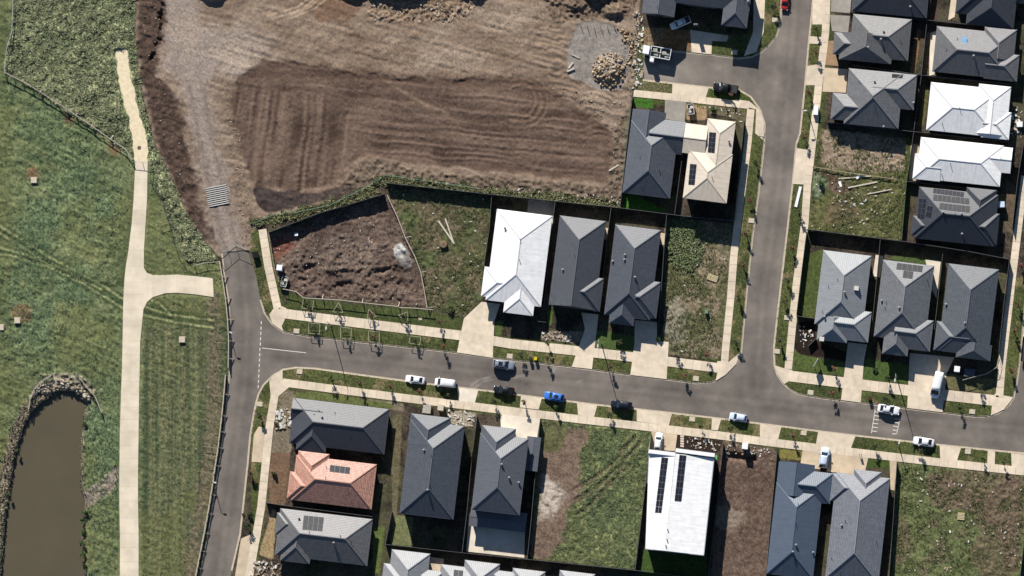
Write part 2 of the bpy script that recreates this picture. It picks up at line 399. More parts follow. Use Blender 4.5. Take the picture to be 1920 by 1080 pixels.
# ---- rank weeds
weed = soft(WEED, 4, .8)
bumpy = fbm(U, V, 9, 3, 1); bfine = fbm(U, V, 6, 2, 4); blob = fbm(U, V, 26, 2, 8)
wcol = np.clip(1.9 * (bumpy - .27) + .45 * (wht - .5) + .4 * (blob - .5), 0, 1)
mixc(weed, wcol, (76, 93, 66), (202, 205, 156)); mixc(weed * sst(.47 - fbm(U, V, 30, 3, 6), 0, .16) * .8, wcol, (38, 52, 46), (100, 112, 86))
mixc(weed * sst(fbm(U, V, 50, 3, 10), .52, .66) * .5, wcol, (104, 100, 72), (182, 174, 134))
Z += weed * ((bumpy - .45) * .85 + (blob - .5) * .7 + .1)

# ---- earthworks
ea = soft(EARTH, 4, .8)
lightn = np.clip(.55 * n2 + .5 * wht + .7 * (n1 - .5), 0, 1)
mixc(ea, lightn, (112, 95, 81), (166, 146, 127))
streak = fbm(U + .15 * V, V - .1 * U, 60, 4, 4, cy=9)
mixc(ea * sst(streak, .5, .66) * .55, wht, (104, 85, 70), (130, 108, 90))
mixc(ea * sst(fbm(U, V, 130, 4, 12), .44, .66) * .65, lightn, (140, 122, 107), (184, 165, 146))
mixc(ea * sst(fbm(U, V, 90, 4, 1, cy=50), .5, .68) * .6, lightn, (100, 82, 69), (142, 121, 104))
sw = vn(U * .97 + V * .26, V * .97 - U * .26, 70, 6, 6); Z += ea * (sw - .5) * .16; mixc(ea * .35 * sst(fbm(U, V, 60, 2, 11), .45, .6), sw, (104, 87, 74), (172, 152, 133))
mixc(ea * sst(1.2 - np.hypot((U - 430) / 90, (V - 95) / 60) + (n2 - .5) * .9, 0, .8) * .6, lightn, (140, 128, 120), (188, 174, 162))
Z += ea * ((n2 - .5) * .35 + (n6 - .5) * .10 + (n3 - .5) * .14)
PL_W = [(438,178),(448,148),(500,118),(560,124),(690,140),(700,290),(655,312),(630,345),(560,362),(478,352),(452,300),(438,235)]
PL_E = [(560,124),(700,140),(820,150),(960,152),(1010,158),(1060,192),(1120,232),(1143,258),(1148,300),(1142,346),(1040,332),(900,322),(800,306),(690,292),(640,250),(560,200)]
plw = soft(PL_W, 8, 1.5, .3); ple = soft(PL_E, 8, 1.5, .3)
wob = (n1 - .5) * 9 + (n2 - .5) * 3; fw = .55 * vn(U + .13 * V + wob, V, 6, 130, 3) + .3 * vn(U + .13 * V + wob, V, 12, 60, 5) + .15 * n3; fe = .5 * vn(U, V - .09 * U + wob, 150, 5, 13) + .3 * vn(U, V - .07 * U + wob, 70, 11, 7) + .2 * n3
pl = np.maximum(plw, ple)
split = sst(U - 655 - .3 * (V - 220) + (n2 - .5) * 90, -30, 30)
split = np.maximum(split, sst(172 - V + (n2 - .5) * 30 + .04 * (U - 500), -6, 10))
ff = fw * (1 - split) + fe * split
mixc(pl, np.clip(1.5 * (ff - .5) + .3 * (wht - .5) + .6 * (n1 - .5) + .45, 0, 1), (74, 59, 51), (132, 111, 97))
mixc(pl * sst(n1, .45, .62) * .4, ff, (92, 74, 64), (140, 118, 103))
Z = Z * (1 - .75 * pl) + pl * (-.10 + (ff - .5) * .34 + (n4 - .5) * .09 + (n6 - .5) * .08)
# blade arcs at the eastern turn of the ploughed pad
for (cx, cy, r0, r1) in ((975, 190, 20, 62),(1120,300,40,120)):
    rr = np.hypot(U - cx, V - cy); m = pl * sst(rr, r0, r0 + 8) * sst(r1 - rr, 0, 10) * (U > cx - 20)
    w = .5 + .5 * np.sin(rr / 1.7 + n2 * 5); Z += m * (w - .5) * .12; mixc(m * .35, w, (92, 72, 60), (150, 126, 106))
d = dist([(716,146),(770,180),(800,198),(840,212)]) + (n3 - .5) * 4
mixc(np.exp(-(d / 3) ** 2) * .5, wht, (150, 128, 108), (165, 142, 120))
for ln in ([(440,235),(440,178),(452,148),(500,120),(690,142)], [(690,142),(820,150),(960,152),(1010,160),(1060,192),(1120,232),(1144,258),(1146,340)]):  # rim shading painted into the soil colour as a dark band along the pad edges
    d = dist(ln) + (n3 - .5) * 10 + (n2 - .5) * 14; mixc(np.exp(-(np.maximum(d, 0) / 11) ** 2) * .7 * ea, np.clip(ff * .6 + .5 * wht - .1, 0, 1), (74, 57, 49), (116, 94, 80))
# dark wet toe of the western pad, silt and small drains
wet = soft([(474,350),(520,358),(600,362),(645,345),(690,330),(700,345),(650,370),(560,388),(500,398),(482,385)], 5, 1.0)
mixc(wet, np.clip(n3 + .5 * (wht - .5), 0, 1), (56, 48, 46), (104, 90, 82)); mixc(wet * sst(540 - U, -40, 40) * .6, n3, (44, 38, 40), (72, 62, 60))
mixc(wet * 0, n3, (72, 62, 58), (128, 112, 102))
stony = soft([(690,296),(740,300),(760,318),(900,330),(1040,342),(1140,352),(1150,260),(1172,200),(1182,380),(1040,372),(720,342),(660,352),(640,345)], 5, 1.2)
mixc(stony, np.clip(n6 * .7 + wht * .6 - .15, 0, 1), (82, 71, 61), (138, 121, 104)); Z += stony * (n6 - .4) * .35
fr = sst(10 - dist([(478,420),(520,408),(600,392),(680,362),(722,338),(800,346),(900,357),(1000,368),(1100,378),(1165,386)]) + (n3 - .5) * 26, 0, 6) * (V < 440)
mixc(fr, np.clip(n6 * .7 + wht * .5 - .1, 0, 1), (70, 78, 46), (150, 150, 104)); Z += fr * (n6 - .3) * .4
# haul track
TRK = [(330,-80),(335,40),(352,110),(370,170),(380,230),(392,290),(405,350),(420,410),(436,475)]
dt = dist(TRK); wdt = 32 + (V < 150) * 14
trk = sst(wdt - dt + (n2 - .5) * 44 + (n6 - .5) * 14, -6, 22) * sst(V, -80, 10)
mixc(trk * .85 * ea, np.clip(.6 * n3 + .55 * wht - .05, 0, 1), (128, 116, 108), (178, 163, 151))
Z = np.where(trk * ea > .5, Z * .35 + .03, Z)
for off in (-12, 12):
    d = np.abs(dist([(x + off, y) for x, y in TRK]) + (n3 - .5) * 5)
    t = np.exp(-(d / 4.5) ** 2) * ea * (V > 150); mixc(t * .5, wht, (104, 95, 88), (126, 114, 106)); Z -= t * .05
dk = soft([(262,-80),(300,-80),(308,30),(300,90),(290,140),(330,190),(350,260),(368,330),(380,400),(405,470),(385,462),(350,400),(322,335),(290,270),(270,190),(260,130),(252,60)], 9, 2.0, .35)
mixc(dk, np.clip(n3 * .8 + .5 * (wht - .5), 0, 1), (60, 48, 43), (110, 91, 79)); Z += dk * (n3 - .5) * .3
rid = sst(10 - np.abs(dist([(420,150),(428,220),(440,300),(462,380),(468,430)]) ) + (n3 - .5) * 22, 0, 8) * ea
mixc(rid * .6, np.clip(n6 * .6 + wht * .5, 0, 1), (88, 73, 63), (150, 131, 114)); Z += rid * (n4 - .4) * .2
rid2 = sst(9 - np.abs(dist([(366,300),(380,380),(392,440),(402,480)])) + (n3 - .5) * 18, 0, 8) * ea
mixc(rid2 * .7, np.clip(n6, 0, 1), (96, 82, 74), (166, 148, 132)); Z += rid2 * (n4 - .4) * .18
# ditch along the weeds
dd = dist([(306,-80),(305,20),(300,75),(285,110),(266,132)]) + (n3 - .5) * 12 + (n2 - .5) * 16
Z -= np.exp(-(dd / 4) ** 2) * .8; mixc(np.exp(-(dd / 6) ** 2) * .7, wht, (58, 46, 40), (84, 66, 56))
# spoil heaps along the top edge, their shade falls into the picture
for (cx, cy, rx, ry, h) in ((745,-38,88,34,3.0),(660,-30,40,30,2.0),(880,-45,60,40,2.6),(300,-50,40,40,1.5),(1110,-25,55,30,2.2),(1150,20,24,16,1.0),(1080,8,26,16,.8),(560,-55,60,40,1.5),(398,-8,34,12,1.2)):
    dq = np.hypot((U - cx) / rx, (V - cy) / ry) + (n2 - .5) * .5 + (n3 - .5) * .25
    Z += h * sst(1.0 - dq, 0, .75)
rough = soft([(690,10),(760,0),(900,0),(870,38),(760,42),(690,34)], 5, 1.0)
mixc(rough, np.clip(n6 * .6 + wht * .6 - .1, 0, 1), (96, 78, 64), (172, 150, 128)); Z += rough * (n4 - .5) * .5
tilt = soft([(600,-20),(690,-20),(670,30),(640,44),(600,40),(580,20)], 6, 1.0); mixc(tilt * .9, lightn, (108, 84, 68), (142, 116, 96))
for ln in ([(540,30),(580,14),(620,-20)], [(545,34),(590,16),(632,-20)], [(500,30),(560,12),(600,-20)], [(508,36),(566,18),(612,-20)]):
    d = dist(ln) + (n3 - .5) * 2; mixc(np.exp(-(d / 1.6) ** 2) * .7, wht, (196, 172, 146), (206, 184, 160))
dkt = soft([(1030,-80),(1200,-80),(1190,30),(1150,40),(1100,34),(1040,40),(1025,10)], 6, 1.1)
mixc(dkt * .9, np.clip(n6 * .7 + wht * .5 - .1, 0, 1), (82, 68, 58), (142, 122, 104)); Z += dkt * (n4 - .5) * .55
crl = soft([(1010,40),(1062,60),(1064,140),(1100,170),(1180,175),(1165,220),(1100,215),(1050,180),(1000,120)], 8, 1.1)
cw = .5 + .5 * np.sin((V * .95 - U * .25) / 2.0 + n2 * 12); Z += crl * (cw - .5) * .13; mixc(crl * .3, cw, (104, 86, 73), (166, 144, 124))
pad = soft([(1084,46),(1100,40),(1140,42),(1160,55),(1178,90),(1180,130),(1165,168),(1120,166),(1085,150),(1066,145),(1062,110),(1070,75)], 4, .8)
mixc(pad, np.clip(.6 * n2 + .5 * wht - .1, 0, 1), (128, 120, 113), (170, 162, 154)); Z = Z * (1 - .7 * pad) + pad * (n3 - .5) * .12
for (cx, cy, rx, ry, h) in ((1140,130,34,32,1.3),):
    dq = np.hypot((U - cx) / rx, (V - cy) / ry); Z += h * sst(1.05 - dq, 0, .9)
for (cx, cy, rx, ry, a) in ((930,30,90,40,.35),(870,110,80,34,.3),(440,100,60,40,.4),(350,60,40,60,.3)):
    dq = np.hypot((U - cx) / rx, (V - cy) / ry) + (n2 - .5) * .6; mixc(sst(1.0 - dq, 0, .6) * a * ea * (1 - pl), wht, (160, 142, 126), (205, 186, 164))

# ---- vacant lots
lr = soft(LOT_RUBBLE, 6, 1.4)
mixc(lr, np.clip(.7 * n3 + .4 * wht + .4 * (n1 - .5), 0, 1), (62, 50, 45), (132, 113, 100))
lowb = sst(V - 455 + (n2 - .5) * 60, -10, 40) * sst(800 - U, 0, 40)
Z += lr * ((fbm(U, V, 16, 4, 10) - .5) * .55 * (.3 + lowb) + (n2 - .45) * .4 + (n3 - .5) * .4 * (.15 + lowb) + (n6 - .5) * .22 + (n4 - .5) * .12)
red = soft([(508,450),(545,440),(552,462),(530,478),(515,492)], 3, .6); mixc(red * .8, n3, (112, 66, 56), (132, 84, 70))
chalk = soft([(736,462),(752,455),(768,478),(772,500),(758,506),(745,490)], 3, .9)
mixc(chalk, np.clip(n6, 0, 1), (176, 172, 166), (222, 220, 216)); Z += chalk * .25
rg_ = fbm(U + V * .4, V - .2 * U, 34, 4, 8, cy=20); Z += lr * lowb * (np.abs(rg_ - .5) * -1.6 + .2) * sst(fbm(U, V, 46, 2, 13), .42, .6); mixc(lr * lowb * sst(.035 - np.abs(rg_ - .5), 0, .03) * .6, wht, (66, 54, 48), (92, 76, 66))
mixc(lr * sst(fbm(U, V, 60, 4, 2), .48, .6) * .75, np.clip(n6 * .7 + wht * .5 - .1, 0, 1), (62, 50, 45), (104, 88, 78))
mixc(lr * sst(1.1 - np.hypot((U - 640) / 90, (V - 475) / 40) + (n2 - .5) * 1.6, 0, .8) * .35, np.clip(n6 * .6 + wht * .5, 0, 1), (108, 93, 83), (160, 143, 128))
for (cx, cy, rx, ry) in ((577,500,17,9),(638,535,13,8),(725,505,24,7)):
    dq = np.hypot((U - cx) / rx, (V - cy + .3 * (U - cx)) / ry) + (n2 - .5) * 1.4 + (n3 - .5) * .8; Z -= .75 * lr * sst(1 - dq, 0, .7)
lw = soft(LOT_WEST, 5, 1.4)
mixc(lw, np.clip(.8 * n3 + .5 * wht - .1, 0, 1), (58, 62, 42), (110, 110, 76))
mixc(lw * sst(fbm(U, V, 40, 4, 6), .5, .6) * .75, wht, (90, 80, 64), (128, 114, 92))
mixc(lw * sst(fbm(U, V, 36, 4, 2), .54, .62) * .6, n6, (58, 74, 44), (104, 114, 72))
Z += lw * ((n6 - .5) * .25 + (n2 - .5) * .3)
lc = soft(LOT_CORNER, 3, .5)
mixc(lc, np.clip(.8 * n3 + .5 * wht - .1, 0, 1), (66, 68, 46), (120, 118, 84))
mixc(lc * sst(fbm(U, V, 40, 4, 9), .5, .6) * .8, wht, (122, 108, 88), (158, 142, 118))
mixc(lc * sst(1.1 - np.hypot((U - 1262) / 30, (V - 600) / 50) + (n3 - .5), 0, .5) * .7, wht, (140, 132, 116), (172, 162, 146))
cw_ = lc * sst(1.1 - np.hypot((U - 1282) / 34, (V - 455) / 52) + (n3 - .5) * 1.0, 0, .3)
mixc(cw_, wcol, (62, 82, 48), (142, 150, 100)); Z += cw_ * (bumpy - .3) * .6
Z += lc * (n6 - .5) * .22
le = soft(LOT_EAST, 3, .5)
mixc(le, np.clip(.8 * n3 + .5 * wht - .1, 0, 1), (64, 68, 42), (118, 118, 76))
mixc(le * soft([(1536,240),(1705,262),(1698,322),(1640,322),(1545,318)], 6, 1), lightn, (132, 116, 98), (176, 156, 134))
mixc(le * soft([(1523,318),(1560,322),(1596,345),(1588,368),(1560,362),(1540,338)], 4, .9), n6, (84, 68, 56), (122, 102, 86))
mixc(le * soft([(1545,385),(1590,370),(1620,400),(1590,425),(1545,418)], 8, 1.2) * .7, n6, (98, 84, 64), (128, 112, 88))
mixc(le * sst(1.1 - np.hypot((U - 1530) / 22, (V - 345) / 26) + (n3 - .5), 0, .4), n6, (58, 74, 42), (150, 158, 130))
Z += le * (n6 - .5) * .22
ls = soft(LOT_SOUTH, 3, .5)
mixc(ls, wcol, (58, 77, 54), (140, 150, 102)); Z += ls * ((bfine - .45) * .28 + (n2 - .5) * .25 + (n6 - .5) * .1)
mixc(ls * sst(fbm(U, V, 44, 4, 1), .5, .62) * .55, wcol, (88, 94, 60), (166, 166, 110))
d1 = ls * soft([(1020,790),(1100,795),(1090,850),(1084,920),(1070,960),(1050,1042),(995,1046),(1004,900)], 10, 2.4, .3)
mixc(d1, np.clip(.7 * n3 + .5 * wht - .1, 0, 1), (90, 75, 64), (144, 124, 108)); Z = np.where(d1 > .5, .1 + (n6 - .5) * .12, Z)
d1b = ls * soft([(1016,788),(1070,795),(1050,845),(1018,850)], 5, 1.2); mixc(d1b * .7, wcol, (66, 76, 44), (112, 118, 70))
d2 = ls * soft([(1014,890),(1030,888),(1042,905),(1066,930),(1048,940),(1040,962),(1016,985),(1003,955)], 9, 2.2, .4); mixc(d2 * .9 * sst(n2 + n6 * .5, .45, .75), np.clip(n6 * .6 + wht * .5, 0, 1), (168, 154, 138), (214, 202, 188))
for ln in ([(1200,830),(1165,870),(1120,915),(1080,940)], [(1190,822),(1150,868),(1110,900),(1078,920)], [(1178,870),(1140,912),(1105,950),(1078,965)]):
    d = dist(ln) + (n3 - .5) * 8; t = sst(6 - d, 0, 5) * ls
    mixc(t * .85, wht, (96, 82, 66), (138, 120, 98)); Z = Z - t * .09 + ls * np.exp(-((d - 8) / 2.5) ** 2) * .10 + t * (n4 - .5) * .12
lb = soft(LOT_BARE, 3, .4)
mixc(lb, np.clip(.6 * n3 + .45 * wht + .5 * (n1 - .5), 0, 1), (70, 56, 49), (130, 110, 96)); Z += lb * ((n6 - .5) * .14 + (vn(U, V, 6, 60, 2) - .5) * .1)
mixc(lb * sst(1.1 - np.hypot((U - 1362) / 34, (V - 970) / 24) + (n3 - .5), 0, .5) * .6, wht, (150, 136, 122), (166, 152, 136))
trench = np.exp(-((V - 857 - .12 * (U - 1380)) / 6) ** 2) * ((U > 1362) & (U < 1420)); Z -= trench * 1.1
lg = soft(LOT_GRASS, 3, .4)
mixc(lg, np.clip(.8 * n3 + .5 * wht - .1, 0, 1), (60, 74, 46), (124, 130, 86)); Z += lg * ((bfine - .45) * .22 + (n6 - .5) * .12)
d3 = lg * sst(fbm(U, V, 70, 4, 11), .5, .58); mixc(d3 * .75, wht, (82, 72, 57), (130, 114, 93))
d4 = lg * soft([(1740,880),(1800,905),(1850,930),(1890,880),(1920,895),(1920,960),(1905,1080),(1880,1080),(1875,1000),(1830,960),(1780,960),(1735,930)], 8, 1.2)
mixc(d4 * .9, np.clip(n6 * .6 + wht * .5 - .05, 0, 1), (82, 68, 56), (132, 114, 96)); Z += d4 * (n4 - .5) * .25

# ---- house yards with their own cover
def yard(poly, c1, c2, r=2, amp=.4, zz=None):
    global Z
    m = soft(poly, r, amp); mixc(m, np.clip(.6 * n3 + .5 * wht - .05, 0, 1), c1, c2)
    if zz is not None: Z = np.where(m > .5, zz + (n4 - .5) * .04, Z)
TURF = ((52, 92, 32), (84, 128, 52))
yard([(534,545),(580,561),(700,573),(812,583),(872,600),(862,620),(700,601),(540,579)], (50, 64, 36), (96, 102, 60), 3, .8)
yard([(1189,182),(1224,186),(1226,203),(1187,201)], *TURF)
yard([(1170,362),(1180,360),(1262,400),(1168,392)], *TURF)
yard([(1204,1030),(1325,1045),(1322,1160),(1195,1160)], (52, 74, 34), (84, 104, 52))
yard([(1502,480),(1545,466),(1535,545),(1524,600),(1500,596)], (60, 74, 38), (96, 106, 60))
yard([(1492,605),(1530,600),(1528,640),(1590,660),(1590,680),(1560,672),(1500,665),(1486,650)], (34, 27, 24), (52, 42, 36))
yard([(1482,650),(1500,664),(1590,682),(1586,706),(1482,694)], (58, 76, 38), (98, 110, 60))
yard([(1618,672),(1718,686),(1711,722),(1617,711)], (54, 76, 38), (92, 108, 58))
yard([(1775,700),(1868,712),(1865,739),(1775,729)], (84, 84, 56), (128, 122, 88))
yard([(1258,813),(1356,826),(1348,850),(1262,838)], (42, 33, 30), (66, 54, 48))
yard([(1113,619),(1192,630),(1192,660),(1112,650)], (60, 82, 42), (98, 112, 62))
yard([(927,603),(945,600),(940,630),(927,630)], (60, 80, 40), (98, 110, 60))
yard([(1016,620),(1096,622),(1085,644),(1016,637)], (112, 100, 84), (160, 148, 130))
yard([(1028,580),(1037,581),(1034,612),(1027,612)], (74, 94, 44), (104, 120, 62))
yard([(530,730),(560,735),(755,756),(760,775),(735,768),(555,744),(545,800),(548,850),(505,850),(515,800)], (98, 90, 76), (150, 136, 116))
yard([(548,736),(600,736),(740,758),(735,768),(556,746)], (70, 84, 44), (120, 126, 78))
yard([(505,850),(545,850),(535,950),(505,945)], (98, 78, 62), (138, 112, 90))
yard([(510,955),(518,955),(512,1050),(486,1040)], (140, 118, 84), (186, 164, 126))
yard([(735,780),(755,775),(745,960),(720,1040),(735,960)], (84, 78, 58), (124, 116, 90))
yard([(742,965),(775,970),(770,1025),(732,1020)], (92, 100, 62), (136, 138, 98))
yard([(700,990),(722,985),(712,1075),(700,1075)], (70, 86, 44), (112, 122, 70))
yard([(845,770),(895,775),(880,800),(846,795)], (128, 116, 98), (196, 184, 166))
yard([(1330,155),(1400,172),(1403,192),(1328,180)], (54, 74, 34), (92, 104, 54))
yard([(1195,150),(1258,160),(1260,176),(1190,168)], (86, 88, 56), (140, 130, 98))
yard([(1380,195),(1400,215),(1396,250),(1382,222),(1330,212),(1325,198)], (84, 80, 58), (132, 120, 96))
yard([(1285,195),(1326,200),(1326,225),(1288,226)], (150, 126, 96), (186, 160, 126))
yard([(1462,842),(1505,847),(1502,863),(1460,858)], (112, 104, 54), (140, 132, 76))
yard([(1628,857),(1672,862),(1672,880),(1626,876)], (52, 72, 34), (86, 100, 52))
yard([(1755,35),(1760,-80),(1735,-80),(1735,45)], (92, 66, 50), (112, 84, 66))
yard([(1720,55),(1728,52),(1715,140),(1706,140)], (128, 96, 66), (150, 116, 82))
yard([(1738,62),(1748,60),(1738,140),(1728,140)], (140, 112, 82), (166, 138, 106))
yard([(1700,255),(1722,270),(1712,340),(1692,452),(1688,452)], (60, 74, 36), (90, 104, 54))
yard([(1732,165),(1742,165),(1732,235),(1722,240)], (86, 84, 48), (118, 112, 72))
yard([(1885,335),(1905,350),(1900,440),(1885,430)], (84, 72, 58), (120, 104, 86))
yard([(1660,484),(1690,478),(1770,490),(1775,500),(1690,490)], (60, 78, 40), (92, 106, 62))
yard([(1172,205),(1187,205),(1175,360),(1165,385)], (84, 82, 66), (130, 124, 104))
yard([(1195,60),(1215,50),(1300,60),(1300,96),(1205,92)], (112, 92, 72), (160, 138, 112))
yard([(1250,55),(1294,58),(1294,92),(1262,94),(1240,88)], (130, 92, 64), (166, 126, 92))

Z = np.where(road_m, -0.25, Z)
Z = np.where(road_m, Z, np.maximum(Z, -1.75))
near_hard = sst(6 - dr, 0, 4) * (~road_m) * (~inside(EARTH))
Z = Z * (1 - near_hard) + near_hard * np.minimum(Z, 0.09)
kc = (1 - .45 * ea)[..., None]; C = np.clip(C * (1 + kc * (0.40 * (wht[..., None] - .5) + .18 * (n4[..., None] - .5))), 0.004, .7)

# ---- the sheets, one mesh for each piece of the terrain, meeting edge to edge
du = (U - 960) / 960 * TX; dv = (540 - V) / 960 * TX
dx = FWD.x + RIGHT.x * du + UPV.x * dv; dy = FWD.y + RIGHT.y * du + UPV.y * dv; dz = FWD.z + RIGHT.z * du + UPV.z * dv
tt = -CAM.z / dz
GX = CAM.x + dx * tt; GY = CAM.y + dy * tt
GROUND_CLEAR = []        # outlines of slabs and houses: soil is kept below them
def gz(u, v):
    i = int(np.clip(round((v - vs_[0]) / STEP), 0, len(vs_) - 1)); j = int(np.clip(round((u - us[0]) / STEP), 0, len(us) - 1))
    return float(Z[i, j])

def ground_material(name, rough=0.95, fs=9.0):
    m = bpy.data.materials.new(name); m.use_nodes = True
    n = m.node_tree.nodes; l = m.node_tree.links; b = n['Principled BSDF']
    b.inputs['Roughness'].default_value = rough; b.inputs['Specular IOR Level'].default_value = 0.1
    at = n.new('ShaderNodeVertexColor'); at.layer_name = 'soil'
    tc = n.new('ShaderNodeTexCoord'); nz = n.new('ShaderNodeTexNoise'); nz.inputs['Scale'].default_value = fs; nz.inputs['Detail'].default_value = 5; nz.inputs['Roughness'].default_value = .7
    l.new(tc.outputs['Object'], nz.inputs['Vector'])
    mr = n.new('ShaderNodeMapRange'); mr.inputs['From Min'].default_value = .25; mr.inputs['From Max'].default_value = .75; mr.inputs['To Min'].default_value = .72; mr.inputs['To Max'].default_value = 1.28
    l.new(nz.outputs['Fac'], mr.inputs['Value'])
    ml = n.new('ShaderNodeMix'); ml.data_type = 'RGBA'; ml.blend_type = 'MULTIPLY'; ml.inputs['Factor'].default_value = 1
    l.new(at.outputs['Color'], ml.inputs['A']); l.new(mr.outputs['Result'], ml.inputs['B']); l.new(ml.outputs['Result'], b.inputs['Base Color'])
    bp = n.new('ShaderNodeBump'); bp.inputs['Strength'].default_value = .6; bp.inputs['Distance'].default_value = .06
    l.new(nz.outputs['Fac'], bp.inputs['Height']); l.new(bp.outputs['Normal'], b.inputs['Normal'])
    return m

def build_ground():
    zone = np.zeros(U.shape, int)
    defs = [('house_block_ground', None), ('park_lawn', PARK), ('weedy_ground', WEED), ('earthworks_ground', EARTH), ('rubble_lot_ground', LOT_RUBBLE), ('grassy_lot_ground', LOT_WEST), ('corner_lot_ground', LOT_CORNER), ('littered_lot_ground', LOT_EAST), ('green_lot_ground', LOT_SOUTH), ('bare_lot_ground', LOT_BARE), ('overgrown_lot_ground', LOT_GRASS)]
    uc = U[:-1, :-1] + STEP / 2; vc = V[:-1, :-1] + STEP / 2
    zf = np.zeros(uc.shape, int)
    for i, (nm, p) in enumerate(defs):
        if p: zf[inside(p, uc, vc)] = i
    h, w = U.shape
    idx = np.arange(h * w).reshape(h, w)
    quads = np.stack([idx[:-1, :-1], idx[1:, :-1], idx[1:, 1:], idx[:-1, 1:]], -1)
    co = np.stack([GX + (CAM.x - GX) * Z / CAM.z, GY + (CAM.y - GY) * Z / CAM.z, Z], -1).reshape(-1, 3)
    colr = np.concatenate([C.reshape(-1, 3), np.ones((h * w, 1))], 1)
    gm = ground_material('soil_and_grass')
    for i, (nm, p) in enumerate(defs):
        q = quads[zf == i]
        if not len(q): continue
        uniq, inv = np.unique(q, return_inverse=True)
        inv = inv.reshape(-1, 4)
        me = bpy.data.meshes.new(nm)
        me.vertices.add(len(uniq)); me.vertices.foreach_set('co', co[uniq].ravel())
        me.loops.add(inv.size); me.loops.foreach_set('vertex_index', inv.ravel().astype(np.int32))
        me.polygons.add(len(inv)); me.polygons.foreach_set('loop_start', np.arange(0, inv.size, 4, dtype=np.int32))
        me.update(calc_edges=True)
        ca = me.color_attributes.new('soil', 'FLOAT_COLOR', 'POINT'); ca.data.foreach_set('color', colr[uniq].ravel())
        me.polygons.foreach_set('use_smooth', np.ones(len(inv), bool))
        me.materials.append(gm); me.validate()
        o = bpy.data.objects.new(nm, me); COL.objects.link(o); struct(o)
    # land beyond the picture, out to the horizon
    far = 6000.0
    c = [Vector((GX[a, b], GY[a, b], .02)) for a, b in ((0, 0), (0, -1), (-1, -1), (-1, 0))]
    f = [Vector((-far, far, .02)), Vector((far, far, .02)), Vector((far, -far, .02)), Vector((-far, -far, .02))]
    m = MB().add(c + f, [(0, 1, 5, 4), (1, 2, 6, 5), (2, 3, 7, 6), (3, 0, 4, 7)])
    o = m.build('distant_ground', mat('distant_grass', A(96, 104, 66), .95, .35, .05)); struct(o); fix_normals(o)
# ------------------------------------------------------------------ streets, kerbs, paths, driveways
def asphalt_material():
    m = bpy.data.materials.new('asphalt'); m.use_nodes = True
    n = m.node_tree.nodes; l = m.node_tree.links; b = n['Principled BSDF']; b.inputs['Roughness'].default_value = .9; b.inputs['Specular IOR Level'].default_value = .15
    tc = n.new('ShaderNodeTexCoord')
    def noise(s, d=4, r=.6):
        z = n.new('ShaderNodeTexNoise'); z.inputs['Scale'].default_value = s; z.inputs['Detail'].default_value = d; z.inputs['Roughness'].default_value = r; l.new(tc.outputs['Object'], z.inputs['Vector']); return z
    big = noise(.12, 5); fin = noise(9, 3, .8); mid = noise(.7, 4)
    mx = n.new('ShaderNodeMix'); mx.data_type = 'RGBA'; mx.inputs['A'].default_value = (*A(106, 99, 94), 1); mx.inputs['B'].default_value = (*A(134, 126, 117), 1)
    r = n.new('ShaderNodeMapRange'); r.inputs['From Min'].default_value = .35; r.inputs['From Max'].default_value = .65; l.new(big.outputs['Fac'], r.inputs['Value']); l.new(r.outputs['Result'], mx.inputs['Factor'])
    at = n.new('ShaderNodeVertexColor'); at.layer_name = 'wear'
    m0 = n.new('ShaderNodeMix'); m0.data_type = 'RGBA'; m0.blend_type = 'MULTIPLY'; m0.inputs['Factor'].default_value = 1
    l.new(mx.outputs['Result'], m0.inputs['A']); l.new(at.outputs['Color'], m0.inputs['B'])
    prev = m0.outputs['Result']
    for nz, lo, hi in ((fin, .78, 1.22), (mid, .93, 1.07)):
        r2 = n.new('ShaderNodeMapRange'); r2.inputs['From Min'].default_value = .3; r2.inputs['From Max'].default_value = .7; r2.inputs['To Min'].default_value = lo; r2.inputs['To Max'].default_value = hi
        l.new(nz.outputs['Fac'], r2.inputs['Value'])
        mm = n.new('ShaderNodeMix'); mm.data_type = 'RGBA'; mm.blend_type = 'MULTIPLY'; mm.inputs['Factor'].default_value = 1
        l.new(prev, mm.inputs['A']); l.new(r2.outputs['Result'], mm.inputs['B']); prev = mm.outputs['Result']
    l.new(prev, b.inputs['Base Color'])
    bp = n.new('ShaderNodeBump'); bp.inputs['Strength'].default_value = .25; bp.inputs['Distance'].default_value = .02; l.new(fin.outputs['Fac'], bp.inputs['Height']); l.new(bp.outputs['Normal'], b.inputs['Normal'])
    return m

CONC = mat('concrete', A(231, 214, 190), .9, .10, .9, .2, 30, objrand=.045)
CONC2 = mat('fresh_concrete', A(240, 228, 208), .9, .08, .7, .2, 30, objrand=.045)
CONCG = mat('grey_concrete', A(168, 162, 152), .9, .12, .8, .2, 30, objrand=.045)
CONCT = mat('tan_concrete', A(214, 194, 166), .9, .12, .7, .2, 30, objrand=.045)
KERB = mat('kerb_concrete', A(196, 182, 160), .9, .14, 1.2, .2, 30)
JOINT = mat('joint_filler', A(150, 136, 116), .95, .1)
PAVER = mat('tan_paver', A(166, 136, 104), .9, .15, 1.0)

def wpoly(px, z=0.0): return [W(u, v, z) for u, v in px]

